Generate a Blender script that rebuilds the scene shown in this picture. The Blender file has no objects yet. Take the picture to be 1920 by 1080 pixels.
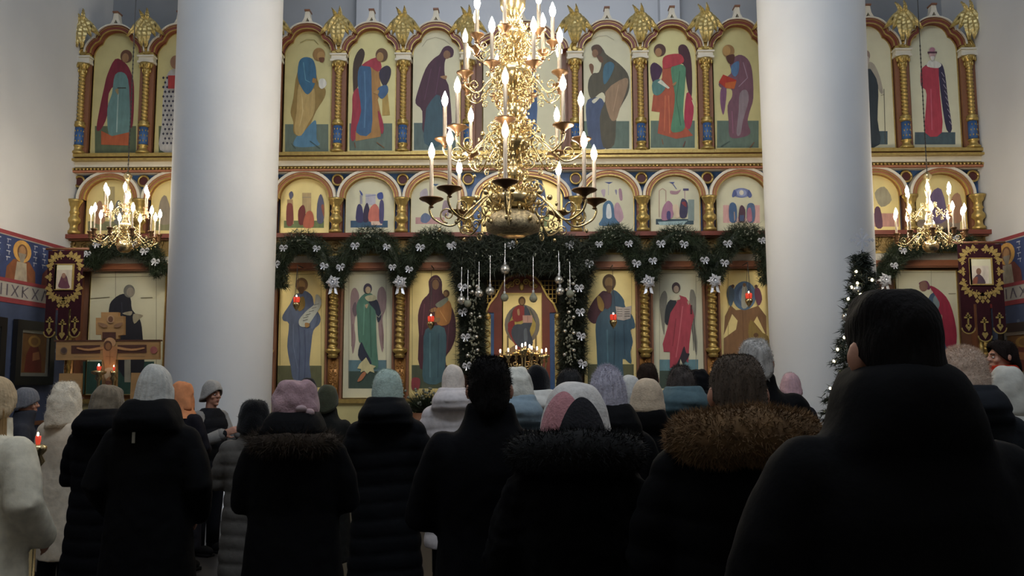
import bpy, bmesh, math, random
from mathutils import Vector, Matrix, noise
PI = math.pi
rnd = random.Random(11)
S = bpy.context.scene
COL = S.collection

# ------------------------------------------------------------------ camera
F = 1639.8
CAM = Vector((0, 0, 1.6))
PITCH, YAW, ROLL = .1075, .0187, -.0019
def basis():
    fwd = Vector((-math.sin(YAW) * math.cos(PITCH), math.cos(YAW) * math.cos(PITCH), math.sin(PITCH)))
    r = Vector((math.cos(YAW), math.sin(YAW), 0))
    u = r.cross(fwd)
    c, s = math.cos(ROLL), math.sin(ROLL)
    return fwd, r * c + u * s, u * c - r * s
FW, RT, UP = basis()
cd = bpy.data.cameras.new('camera'); cam = bpy.data.objects.new('camera', cd); COL.objects.link(cam)
cd.sensor_width = 36; cd.lens = F * 36 / 1920; cd.clip_end = 100; cd.clip_start = .05
cam.matrix_world = Matrix(((RT.x, UP.x, -FW.x, CAM.x), (RT.y, UP.y, -FW.y, CAM.y), (RT.z, UP.z, -FW.z, CAM.z), (0, 0, 0, 1)))
S.camera = cam
def ray(px, py): return FW * F + RT * (px - 960) - UP * (py - 540)
def at(px, py, Y):
    d = ray(px, py); return CAM + d * (Y / d.y)
def atX(px, py, X):
    d = ray(px, py); return CAM + d * (X / d.x)
def zat(py, Y=14., px=700): return at(px, py, Y).z
def xat(px, py, Y): return at(px, py, Y).x

# ------------------------------------------------------------------ light and exposure
S.view_settings.view_transform = 'Standard'; S.view_settings.look = 'None'
S.view_settings.gamma = 1; S.view_settings.use_curve_mapping = False
S.view_settings.exposure = 0.0
w = bpy.data.worlds.new('world'); S.world = w; w.use_nodes = True
w.node_tree.nodes['Background'].inputs[0].default_value = (.55, .62, .75, 1)
w.node_tree.nodes['Background'].inputs[1].default_value = .02
def area(name, loc, tgt, sx, sy, power, col):
    l = bpy.data.lights.new(name, 'AREA'); l.shape = 'RECTANGLE'; l.size = sx; l.size_y = sy
    l.energy = power; l.color = col
    o = bpy.data.objects.new(name, l); COL.objects.link(o); o.location = loc
    o.rotation_euler = (Vector(tgt) - Vector(loc)).to_track_quat('-Z', 'Y').to_euler(); return o
DOME_POWER, BULB, SMALL_BULB = 90, 125, 140
area('dome_window_light', (0, 6.5, 11.2), (0, 10.5, 4), 5, 3, DOME_POWER, (.72, .83, 1))
w2 = area('rear_window_light', (0, 1.5, 10.8), (0, 11.5, 6.2), 8, 2, 470, (.78, .87, 1))
area('altar_lamp', (0, 15.2, 9.4), (0, 17, 6.5), 6, .6, 45, (.9, .93, 1))

# ------------------------------------------------------------------ materials
def lin(c): return c / 12.92 if c <= .04045 else ((c + .055) / 1.055) ** 2.4
def hx(s, k=1.):
    s = s.lstrip('#'); return tuple(min(.95, lin(int(s[i:i + 2], 16) / 255) * k) for i in (0, 2, 4))
MATS = {}
def mat(name, col, rough=.6, metal=0., var=.12, scale=8., bump=0., bscale=60., emit=0., stretch=None, ecol=None, sheen=0., attr=False, spec=.5, trans=0.):
    if name in MATS: return MATS[name]
    m = bpy.data.materials.new(name); m.use_nodes = True; MATS[name] = m
    nt = m.node_tree; N = nt.nodes; L = nt.links; b = N['Principled BSDF']
    if isinstance(col, str): col = hx(col)
    b.inputs['Roughness'].default_value = rough; b.inputs['Metallic'].default_value = metal
    b.inputs['Specular IOR Level'].default_value = spec
    if sheen: b.inputs['Sheen Weight'].default_value = sheen
    if trans: b.inputs['Transmission Weight'].default_value = trans
    tc = N.new('ShaderNodeTexCoord'); mp = N.new('ShaderNodeMapping'); L.new(tc.outputs['Object'], mp.inputs['Vector'])
    if stretch: mp.inputs['Scale'].default_value = stretch
    nz = N.new('ShaderNodeTexNoise'); nz.inputs['Scale'].default_value = scale; nz.inputs['Detail'].default_value = 4
    L.new(mp.outputs[0], nz.inputs['Vector'])
    mr = N.new('ShaderNodeMapRange'); mr.inputs['To Min'].default_value = 1 - var; mr.inputs['To Max'].default_value = 1 + var
    mr.inputs['From Min'].default_value = .25; mr.inputs['From Max'].default_value = .75
    L.new(nz.outputs['Fac'], mr.inputs['Value'])
    mx = N.new('ShaderNodeVectorMath'); mx.operation = 'SCALE'
    if attr:
        a = N.new('ShaderNodeVertexColor'); a.layer_name = 'Col'; L.new(a.outputs['Color'], mx.inputs[0])
    else: mx.inputs[0].default_value = col
    L.new(mr.outputs[0], mx.inputs['Scale']); L.new(mx.outputs[0], b.inputs['Base Color'])
    if bump:
        n2 = N.new('ShaderNodeTexNoise'); n2.inputs['Scale'].default_value = bscale; n2.inputs['Detail'].default_value = 3
        L.new(mp.outputs[0], n2.inputs['Vector'])
        bp = N.new('ShaderNodeBump'); bp.inputs['Strength'].default_value = bump; bp.inputs['Distance'].default_value = .02
        L.new(n2.outputs['Fac'], bp.inputs['Height']); L.new(bp.outputs[0], b.inputs['Normal'])
    if emit:
        b.inputs['Emission Color'].default_value = (*(ecol or col), 1); b.inputs['Emission Strength'].default_value = emit
    return m
GK = 1.05
M_paint = mat('icon_paint', (1, 1, 1), .55, 0, .2, 7, attr=True, stretch=(2.2, 1, .7))
M_mural = mat('mural_paint', (1, 1, 1), .75, 0, .22, 9, attr=True)
M_gold = mat('gilded_carving', (.48, .345, .115), .34, .75, .18, 20, bump=.25, bscale=60)
M_goldp = mat('gold_ground', (.86, .72, .33), .5, .55, .1, 3, bump=.04, bscale=9)
M_goldo = mat('dull_gold_ground', (.56, .51, .25), .5, .35, .1, 3)
M_cream = mat('cream_ground', '#c9c8ae', .6, 0, .06, 4)
M_white = mat('cream_moulding', '#cfcabb', .6, 0, .06, 5)
M_red = mat('maroon_moulding', (.17, .038, .024), .42, 0, .12, 6)
M_brown = mat('brown_wood', (.20, .085, .045), .45, 0, .15, 6, stretch=(1, 1, .2))
M_orange = mat('red_ochre_band', (.34, .13, .065), .5, 0, .1, 5)
M_blue = mat('blue_enamel', (.035, .10, .26), .45, 0, .12, 6)
M_dark = mat('dark_garnet', (.07, .012, .012), .3, 0, .1, 9)
M_brass = mat('polished_brass', (.62, .49, .26), .22, .95, .1, 14)
M_brassd = mat('pierced_brass', (.40, .33, .2), .5, .5, .6, 38, bump=.5, bscale=70)
M_pan = mat('dark_bronze_pan', (.16, .085, .04), .38, .7, .1, 9)
M_tube = mat('candle_tube', '#84786a', .45, 0, .05, 9)
M_bulb = mat('warm_bulb', (1, .84, .58), .3, 0, 0, 1, emit=BULB, ecol=(1, .88, .70))
M_sbulb = mat('warm_small_bulb', (1, .84, .58), .3, 0, 0, 1, emit=SMALL_BULB, ecol=(1, .87, .68))
M_plaster = mat('white_plaster', '#cfd0d0', .85, 0, .04, 1.2, bump=.06, bscale=14)
M_plaster2 = mat('altar_plaster', '#b9bcc0', .85, 0, .04, 1.2)
M_pine = mat('pine_needles', (.016, .028, .011), .6, 0, .45, 6)
M_pined = mat('dark_pine_needles', (.010, .017, .008), .65, 0, .4, 6)
M_silver = mat('silver_ribbon', '#cdd0d8', .3, .35, .1, 30)
M_ball = mat('silver_bauble', (.55, .55, .52), .25, .8, .1, 20)
M_frost = mat('frosted_flower', '#73786c', .7, 0, .3, 25)
M_wood = mat('honey_wood', '#a98558', .5, 0, .14, 6, stretch=(.3, 1, 3))
M_iron = mat('dark_iron', (.05, .045, .04), .5, .6, .1, 9)
M_velvet = mat('maroon_velvet', (.028, .005, .010), .8, 0, .2, 20, sheen=.05, spec=.15)
M_flame = mat('candle_flame', (1, .6, .25), .5, 0, 0, 1, emit=45, ecol=(1, .62, .28))
M_ruby = mat('ruby_glass', (.4, .02, .02), .15, 0, .1, 9, emit=.5, ecol=(1, .09, .04))
M_fairy = mat('fairy_light', (1, .9, .6), .4, 0, 0, 1, emit=9, ecol=(1, .86, .55))
M_floor = mat('stone_floor', '#262322', .4, 0, .15, 3)
M_skin = mat('skin', '#b5826a', .5, 0, .08, 9, bump=.05)

# ------------------------------------------------------------------ mesh builder and tagging
ORIG = {}
def tag(o, label=None, cat=None, group=None, kind=None):
    if label: o['label'] = label
    if cat: o['category'] = cat
    if group: o['group'] = group
    if kind: o['kind'] = kind
    return o
def thing(name, loc, label, cat, group=None):
    o = bpy.data.objects.new(name, None); COL.objects.link(o); o.location = loc; o.empty_display_size = .1
    ORIG[o.name] = Vector(loc); return tag(o, label, cat, group)
class MB:
    def __init__(s): s.v = []; s.f = []; s.m = []; s.c = []
    def add(s, vs, fs, mi=0, col=None):
        o = len(s.v); s.v += [tuple(p) for p in vs]
        for f in fs: s.f.append([i + o for i in f]); s.m.append(mi); s.c.append(col)
        return s
    def box(s, x0, x1, y0, y1, z0, z1, mi=0):
        return s.add([(x0, y0, z0), (x1, y0, z0), (x1, y1, z0), (x0, y1, z0), (x0, y0, z1), (x1, y0, z1), (x1, y1, z1), (x0, y1, z1)],
                     [(0, 3, 2, 1), (4, 5, 6, 7), (0, 1, 5, 4), (1, 2, 6, 5), (2, 3, 7, 6), (3, 0, 4, 7)], mi)
    def prism(s, poly, y0, y1, mi=0):
        n = len(poly)
        return s.add([(x, y0, z) for x, z in poly] + [(x, y1, z) for x, z in poly],
                     [list(range(n)), list(range(2 * n - 1, n - 1, -1))] + [(i, n + i, n + (i + 1) % n, (i + 1) % n) for i in range(n)], mi)
    def strip(s, path, w0, w1, y0, y1, mi=0):
        n = len(path); A = []; B = []
        for i, (x, z) in enumerate(path):
            a = path[max(0, i - 1)]; b = path[min(n - 1, i + 1)]
            t = Vector((b[0] - a[0], b[1] - a[1])); t = t.normalized() if t.length else Vector((1, 0))
            nx, nz = -t.y, t.x
            A.append((x + nx * w0, z + nz * w0)); B.append((x + nx * w1, z + nz * w1))
        vs = [(x, y0, z) for x, z in A] + [(x, y0, z) for x, z in B] + [(x, y1, z) for x, z in A] + [(x, y1, z) for x, z in B]
        fs = []
        for i in range(n - 1):
            fs += [(i, i + 1, n + i + 1, n + i), (2 * n + i, 2 * n + i + 1, i + 1, i), (n + i, n + i + 1, 3 * n + i + 1, 3 * n + i)]
        fs += [(0, n, 3 * n, 2 * n), (n - 1, 3 * n - 1, 4 * n - 1, 2 * n - 1)]
        return s.add(vs, fs, mi)
    def tube(s, pts, r, n=8, mi=0, cap=True):
        pts = [Vector(p) for p in pts]; k = len(pts)
        rs = r if isinstance(r, (list, tuple)) else [r] * k
        vs = []; fs = []; up = None
        for i, p in enumerate(pts):
            t = (pts[min(k - 1, i + 1)] - pts[max(0, i - 1)])
            t = t.normalized() if t.length > 1e-9 else Vector((0, 0, 1))
            if up is None: up = t.orthogonal().normalized()
            else:
                up = up - t * up.dot(t); up = up.normalized() if up.length > 1e-6 else t.orthogonal().normalized()
            q = t.cross(up)
            for j in range(n):
                a = 2 * PI * j / n; vs.append(p + (up * math.cos(a) + q * math.sin(a)) * rs[i])
        for i in range(k - 1):
            for j in range(n): fs.append((i * n + j, i * n + (j + 1) % n, (i + 1) * n + (j + 1) % n, (i + 1) * n + j))
        if cap: fs += [list(range(n - 1, -1, -1)), list(range((k - 1) * n, k * n))]
        return s.add(vs, fs, mi)
    def capsule(s, pts, rs, n=10, mi=0):
        pts = [Vector(p) for p in pts]
        s.tube(pts, rs, n, mi)
        for p, r in ((pts[0], rs[0]), (pts[-1], rs[-1])): s.ell(p, r, r, r, n, 6, mi)
        return s
    def lathe(s, prof, n=16, loc=(0, 0, 0), mi=0, sx=1, sy=1, fn=None):
        vs = []; fs = []; k = len(prof); x0, y0, z0 = loc
        for i, (r, z) in enumerate(prof):
            for j in range(n):
                a = 2 * PI * j / n; q = r * (fn(a, z) if fn else 1)
                vs.append((x0 + q * math.cos(a) * sx, y0 + q * math.sin(a) * sy, z0 + z))
        for i in range(k - 1):
            for j in range(n): fs.append((i * n + j, i * n + (j + 1) % n, (i + 1) * n + (j + 1) % n, (i + 1) * n + j))
        fs += [list(range(n - 1, -1, -1)), list(range((k - 1) * n, k * n))]
        return s.add(vs, fs, mi)
    def ell(s, c, rx, ry, rz, nu=12, nv=8, mi=0, rot=None):
        vs = []; fs = []; c = Vector(c)
        for i in range(nv + 1):
            b = PI * i / nv
            for j in range(nu):
                a = 2 * PI * j / nu; p = Vector((rx * math.sin(b) * math.cos(a), ry * math.sin(b) * math.sin(a), rz * math.cos(b)))
                if rot is not None: p = rot @ p
                vs.append(c + p)
        for i in range(nv):
            for j in range(nu):
                q = [i * nu + j, (i + 1) * nu + j, (i + 1) * nu + (j + 1) % nu, i * nu + (j + 1) % nu]
                if i == 0: q = q[:3]
                elif i == nv - 1: q = [q[0], q[1], q[3]]
                fs.append(q)
        return s.add(vs, fs, mi)
    def strand(s, p, d, l, wd, mi=0):
        p = Vector(p); d = Vector(d).normalized(); o = d.orthogonal().normalized()
        o.rotate(Matrix.Rotation(rnd.uniform(0, 2 * PI), 3, d))
        return s.add([p - o * wd, p + o * wd, p + d * l], [(0, 1, 2)], mi)
    def mesh(s, name, origin=None, smooth=False, fix=False):
        o = Vector(origin) if origin is not None else Vector((0, 0, 0))
        me = bpy.data.meshes.new(name); me.from_pydata([(x - o.x, y - o.y, z - o.z) for x, y, z in s.v], [], s.f)
        me.polygons.foreach_set('material_index', s.m)
        if any(c is not None for c in s.c):
            a = me.color_attributes.new('Col', 'FLOAT_COLOR', 'CORNER'); buf = []
            for f, c in zip(s.f, s.c):
                c = c or (.5, .5, .5)
                for _ in f: buf += [c[0], c[1], c[2], 1]
            a.data.foreach_set('color', buf)
        if fix:
            bm = bmesh.new(); bm.from_mesh(me); bmesh.ops.recalc_face_normals(bm, faces=bm.faces); bm.to_mesh(me); bm.free()
        if smooth: me.polygons.foreach_set('use_smooth', [True] * len(me.polygons))
        me.update(); return me
    def build(s, name, mats, parent=None, smooth=False, origin=None, fix=True):
        if parent is not None: origin = ORIG.get(parent.name, Vector((0, 0, 0)))
        me = s.mesh(name, origin, smooth, fix)
        for q in (mats if isinstance(mats, (list, tuple)) else [mats]): me.materials.append(q)
        return link(name, me, parent, origin)
def link(name, me, parent=None, origin=None):
    o = bpy.data.objects.new(name, me); COL.objects.link(o)
    if parent is not None: o.parent = parent
    elif origin is not None: o.location = origin
    ORIG[o.name] = Vector(origin) if origin is not None else Vector((0, 0, 0))
    return o
def inst(o, parent, loc=(0, 0, 0), rz=0., sc=1., name=None):
    c = o.copy(); COL.objects.link(c); c.parent = parent; c.location = loc; c.rotation_euler = (0, 0, rz); c.scale = (sc,) * 3
    return c
def spline(pts, n=8, closed=False):
    P = [Vector(p) for p in pts]; k = len(P); out = []
    for i in range(k if closed else k - 1):
        g = (lambda j: P[j % k]) if closed else (lambda j: P[max(0, min(k - 1, j))])
        a, b, c, d = g(i - 1), g(i), g(i + 1), g(i + 2)
        for t in range(n):
            t /= n; out.append(.5 * ((2 * b) + (c - a) * t + (2 * a - 5 * b + 4 * c - d) * t * t + (3 * b - a - 3 * c + d) * t ** 3))
    if not closed: out.append(P[-1])
    return out
def spiral(c, r0, r1, a0, turns, n=18, ax=(1, 0, 0), az=(0, 0, 1)):
    c = Vector(c); ax = Vector(ax); az = Vector(az); out = []
    for i in range(n + 1):
        t = i / n; a = a0 + turns * 2 * PI * t; r = r0 + (r1 - r0) * t
        out.append(c + ax * (r * math.cos(a)) + az * (r * math.sin(a)))
    return out

# painted figures: "hex p x,y ..." polygon, "s" smooth outline, "e cx,cy rx,ry" ellipse, "l w x,y ..." line
def paint(name, crop, txt, parent, proj, m=None, eps=.0012, gain=GK):
    x0, y0, sc = crop; mb = MB(); k = 0
    for ln in txt.strip().split('\n'):
        tk = ln.split()
        if len(tk) < 3: continue
        c = hx(tk[0], gain); k += 1; d = k * eps
        nums = [tuple(float(q) for q in t.split(',')) for t in tk[2:]]
        if tk[1] == 'e':
            (cx, cy), (rx, ry) = nums[0], nums[1]
            polys = [[(cx + rx * math.cos(a * PI / 12), cy + ry * math.sin(a * PI / 12)) for a in range(24)]]
        elif tk[1] == 'r':
            (a, b), (c2, d2) = nums; polys = [[(a, b), (c2, b), (c2, d2), (a, d2)]]
        elif tk[1] == 'l':
            wd = nums[0][0] / 2; polys = []; pts = nums[1:]
            for a, b in zip(pts, pts[1:]):
                dx, dy = b[0] - a[0], b[1] - a[1]; L = math.hypot(dx, dy) or 1; nx, ny = -dy / L * wd, dx / L * wd
                polys.append([(a[0] + nx, a[1] + ny), (b[0] + nx, b[1] + ny), (b[0] - nx, b[1] - ny), (a[0] - nx, a[1] - ny)])
        elif tk[1] == 's': polys = [[(p.x, p.y) for p in spline([(a, b, 0) for a, b in nums], 3, True)]]
        else: polys = [nums]
        for pl in polys:
            vs = [proj(x0 + x / sc, y0 + y / sc, d) for x, y in pl]
            mb.add(vs, [list(range(len(vs)))], 0, c)
    return mb.build(name, m or M_paint, parent, fix=False)
YP = 13.97
def onY(Y): return lambda px, py, d: at(px, py, Y - d)
# ------------------------------------------------------------------ the setting
XL = xat(129, 430, 13.8); XR = xat(1853, 430, 13.8); ZC = 11.6
def struct(o, label, cat): return tag(o, label, cat, kind='structure')
struct(MB().box(XL - .3, XR + .3, -2, 18, -.2, 0).build('floor', M_floor), 'dark stone church floor under the crowd', 'floor')
struct(MB().box(XL - .3, XR + .3, -2, 18, ZC, ZC + .2).build('ceiling', M_plaster), 'white plaster ceiling high above the nave', 'ceiling')
wl = struct(MB().box(XL - .3, XL, -2, 18, 0, ZC).build('wall_left', M_plaster), 'white side wall with a mural band behind the cross', 'wall')
wr = struct(MB().box(XR, XR + .3, -2, 18, 0, ZC).build('wall_right', M_plaster), 'white side wall with a mural band beyond the spruce tree', 'wall')
m = MB().box(XL, XR, 17, 17.3, 0, ZC)
for a, b, d in ((668, 710, .35), (1238, 1275, .35)):
    xa, xb = xat(a, 30, 16.7), xat(b, 30, 16.7); m.box(xa, xb, 16.7, 17.05, 0, ZC)
struct(m.build('wall_back', M_plaster2), 'pale altar wall rising behind the icon screen', 'wall')
m = MB()
for a, b in ((150, 345), (1610, 1835)): m.box(xat(a, 20, 14.9), xat(b, 20, 14.9), 14.9, 15.1, 3, ZC)
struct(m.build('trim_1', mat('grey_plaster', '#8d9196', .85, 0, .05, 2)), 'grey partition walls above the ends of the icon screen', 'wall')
struct(MB().box(XL, XR, -2.2, -2, 0, ZC).build('wall_front', M_plaster), 'white wall at the rear of the nave', 'wall')
ZS = .45
m = MB().box(XL, XR, 12.3, 14.6, 0, ZS).box(XL, XR, 11.95, 12.3, 0, ZS * .66).box(XL, XR, 11.6, 11.95, 0, ZS * .33)
struct(m.build('trim_2', mat('pale_stone_steps', '#8c857a', .5, 0, .1, 4)), 'raised stone platform with steps before the icon screen', 'steps')
def column(xa, xb, ya, xc, xd, yd, label):
    # edges at the top of the frame and lower down give axis and radius
    Y = 11.; d = Y
    rt, rb = [], []
    def circ(pa, pb, py):
        a, b = ray(pa, py), ray(pb, py)
        ta, tb = math.atan2(a.x, a.y), math.atan2(b.x, b.y); mid, half = (ta + tb) / 2, (tb - ta) / 2
        D = Y / math.cos(mid); return D * math.sin(mid), D * math.sin(half)
    x1, r1 = circ(xa, xb, ya); x2, r2 = circ(xc, xd, yd)
    z1, z2 = zat(ya, Y, (xa + xb) / 2), zat(yd, Y, (xc + xd) / 2)
    x, r = (x1 + x2) / 2, (r1 + r2) / 2; kk = (r1 - r2) / (z1 - z2)
    mb = MB(); prof = [(r * 1.14, 0), (r * 1.14, .18), (r * 1.06, .2), (r * 1.08, .28), (r * 1.02, .34)]
    prof += [(r2 + kk * (z - z2), z) for z in [.36 + i * (ZC - .36) / 14 for i in range(15)]]
    o = mb.lathe(prof, 64, (0, 0, 0)).build('column', M_plaster, None, True)
    o.location = (x, Y, 0)
    for p in o.data.polygons: p.use_smooth = True
    struct(o, label, 'column'); return x, r
column(333, 531, 0, 308, 511, 700, 'massive round white column beside the wooden cross')
column(1418, 1622, 0, 1441, 1647, 600, 'massive round white column behind the spruce tree with lights')

# ------------------------------------------------------------------ icon screen
SCR = thing('iconostasis', ((XL + XR) / 2, 14, ZS), 'carved three tier icon screen with gilded posts across the church', 'icon screen')
X0, CC, AA = -.0975, .875, 1.065
PX = [X0 - CC - AA * k for k in range(6, -1, -1)] + [X0 + CC + AA * k for k in range(7)]
BAYS = [((PX[i] + PX[i + 1]) / 2, (PX[i + 1] - PX[i]) / 2) for i in range(13)]
xl, xr = PX[0] - .2, PX[-1] + .2
def bar(name, y0px, y1px, Yf, m, xa=xl, xb=xr, Yb=14.1, gap=None):
    mb = MB(); z1, z0 = zat(y0px, Yf), zat(y1px, Yf)
    for a, b in ([(xa, xb)] if not gap else [(xa, gap[0]), (gap[1], xb)]): mb.box(a, b, Yf, Yb, z0, z1)
    return mb.build(name, m, SCR)
XA, XB = xat(880, 600, 13.9), xat(1086, 600, 13.9)
GAP = (XA, XB)
# backing boards, tier by tier
zspr = zat(97, 13.97)
M_back = mat('screen_board', (.16, .075, .045), .5, 0, .15, 5)
mb = MB(); mb.box(xl, xr, 14.03, 14.12, zat(290), zspr)
mb.build('upper_board', M_back, SCR)
MB().box(xl, xr, 14.03, 14.12, zat(440), zat(320)).build('middle_board', M_blue, SCR)
mb = MB()
for a, b in ((xl, XA), (XB, xr)): mb.box(a, b, 14.03, 14.12, ZS, zat(438))
mb.build('lower_board', M_back, SCR)
# long mouldings
bar('gold_moulding', 284, 290, 13.80, M_gold); bar('gold_moulding', 290, 293, 13.86, M_brown); bar('gold_moulding', 293, 297, 13.77, M_gold)
bar('white_band', 297, 310, 13.88, M_white)
bar('red_moulding', 316, 319.5, 13.82, M_orange)
mb = MB(); z = zat(313.5, 13.82); n = 250
for i in range(n):
    x = xl + (xr - xl) * (i + .5) / n; mb.ell((x, 13.83, z), .023, .03, .024, 6, 4)
mb.box(xl, xr, 13.85, 14.1, z - .03, z + .03)
tag(mb.build('bead_moulding', M_gold, SCR, True), kind='stuff')
bar('white_band', 319.5, 322.5, 13.9, M_white)
bar('red_moulding', 436, 444, 13.70, M_red); bar('red_moulding', 444, 448, 13.8, M_brown)
M_fr = mat('carved_frieze_gilt', (.26, .18, .07), .42, .6, .25, 20, bump=.3, bscale=50)
bar('carved_frieze', 448, 476, 13.90, M_fr)
mb = MB(); zf = zat(462, 13.9); r = .085
for i in range(62):
    x = xl + .14 + (xr - xl - .28) * i / 61
    mb.tube(spiral((x, 13.88, zf), .09, .015, PI / 2 if i % 2 else -PI / 2, 1.6 if i % 2 else -1.6, 16), .014, 5)
    mb.ell((x + .06, 13.88, zf + .07 * (-1) ** i), .025, .02, .045, 6, 4)
tag(mb.build('scroll_carving', M_fr, SCR, True), kind='stuff')
bar('gold_moulding', 476, 479, 13.84, M_gold)
bar('white_band', 479, 492, 13.86, M_white, gap=GAP)
bar('ochre_band', 492, 503, 13.84, M_orange, gap=GAP); bar('gold_moulding', 503, 506, 13.86, M_brown, gap=GAP)
bar('base_moulding', 748, 756, 13.80, M_gold, gap=GAP)
bar('base_panelling', 756, 800, 13.86, M_goldo, gap=GAP)
bar('base_moulding', 800, 812, 13.78, M_brown, gap=GAP)
# lower panelling down to the platform
mb = MB()
for a, b in ((xl, XA), (XB, xr)): mb.box(a, b, 13.88, 14.1, ZS, zat(810, 13.88))
mb.build('plinth', M_brown, SCR)

def curve2(pts):
    return [(p.x, p.y) for p in spline([(a, b, 0) for a, b in pts], 5)]
def trefoil(k):
    left = [(-.455, -.02), (-.44, .06), (-.40, .13), (-.345, .185), (-.30, .205)]
    top = [(-.29, .235), (-.255, .30), (-.19, .36), (-.10, .40), (0, .412)]
    pl = curve2(left) + curve2(top)
    return [(x * k, z) for x, z in pl + [(-x, z) for x, z in pl[-2::-1]]]
def half(rx, rz, n=20): return [(-rx * math.cos(PI * i / n), rz * math.sin(PI * i / n)) for i in range(n + 1)]
def shift(path, x, z): return [(a + x, b + z) for a, b in path]
zb_top = zat(285, YP); zsp_m = zat(373, YP); zb_mid = zat(437, YP)

arch_up = {}
def share(key, maker):
    if key not in arch_up: arch_up[key] = maker()
    return arch_up[key]
def place(key, name, mb, mats, x, y, z, parent, smooth=False):
    """first build, afterwards copies sharing the mesh"""
    if key not in arch_up:
        me = mb().mesh(name, None, smooth, True)
        for q in (mats if isinstance(mats, (list, tuple)) else [mats]): me.materials.append(q)
        arch_up[key] = me
    o = link(name, arch_up[key], parent)
    root = parent
    while root.parent is not None: root = root.parent
    off = Vector((0, 0, 0)); q = parent
    while q is not root: off += q.location; q = q.parent
    o.location = Vector((x, y, z)) - ORIG[root.name] - off
    return o
ICON = {}
for i, (bx, hw) in enumerate(BAYS):
    k = hw / .5325 if i != 6 else 1.62
    # upper tier arch
    tp = trefoil(k)
    def mk(tp=tp):
        return MB().strip(tp, -.05, .035, -.13, .06)
    a = place(('red', i == 6), 'arch_moulding', mk, M_red, bx, 13.97, zspr, SCR)
    place(('cap', i == 6), 'arch_hood', lambda tp=tp: MB().strip(tp, .035, .055, -.16, .06), M_white, bx, 13.97, zspr, a)
    place(('lip', i == 6), 'arch_bead', lambda tp=tp: MB().strip(tp, -.056, -.044, -.138, -.115).strip(tp, .004, .012, -.14, 0), M_gold, bx, 13.97, zspr, a)
    A = [(-.034, .2), (.034, .2), (.05, .09), (.10, 0), (.045, 0), (0, .09), (-.045, 0), (-.10, 0), (-.05, .09)]
    f = place('fin', 'roof_finial', lambda: MB().prism(A, -.14, -.02), M_white, bx, 13.97, zspr + .45, SCR)
    place('finc', 'finial_cap', lambda: MB().box(-.045, .045, -.17, 0, .2, .225), M_brown, bx, 13.97, zspr + .45, f)
    # middle tier arch
    rx, rz = .455 * k, .40
    a = place(('mred', i == 6), 'round_arch', lambda rx=rx, rz=rz: MB().strip(half(rx, rz), -.045, .03, -.1, .06), M_orange, bx, 13.97, zsp_m, SCR)
    place(('mwh', i == 6), 'arch_hood', lambda rx=rx, rz=rz: MB().strip(half(rx, rz), .03, .072, -.12, .06), M_white, bx, 13.97, zsp_m, a)
    place(('mgl', i == 6), 'arch_bead', lambda rx=rx, rz=rz: MB().strip(half(rx, rz), -.056, -.040, -.112, -.08).strip(half(rx, rz), -.005, .006, -.115, 0), M_gold, bx, 13.97, zsp_m, a)

# posts
M_gold2 = mat('pale_gilding', (.62, .50, .22), .32, .7, .3, 30, bump=.4, bscale=50)
def twist(r, h, pitch, amp=.16, n=14, per=7):
    steps = max(12, int(h / pitch * per))
    return [(r, h * i / steps) for i in range(steps + 1)], n, (lambda a, z: 1 + amp * math.sin(a * 1 + 2 * PI * z / pitch))
zr = lambda py, Y=13.86: zat(py, Y)
def leafcap(r0, r1, h, n=8):
    mb = MB().lathe([(r0, 0), (r0 * 1.1, h * .1), (r0 * .95, h * .2), (r0 * 1.1, h * .55), (r1, h * .82), (r1 * 1.05, h)], 14)
    for q in range(n):
        a = 2 * PI * q / n
        for lv, (rr, zz, sz) in enumerate(((r0 * 1.12, h * .35, .035), (r1 * .98, h * .72, .04))):
            aa = a + lv * PI / n; mb.ell((rr * math.cos(aa), rr * math.sin(aa), zz), .02, .02, sz, 6, 5)
    return mb
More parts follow.
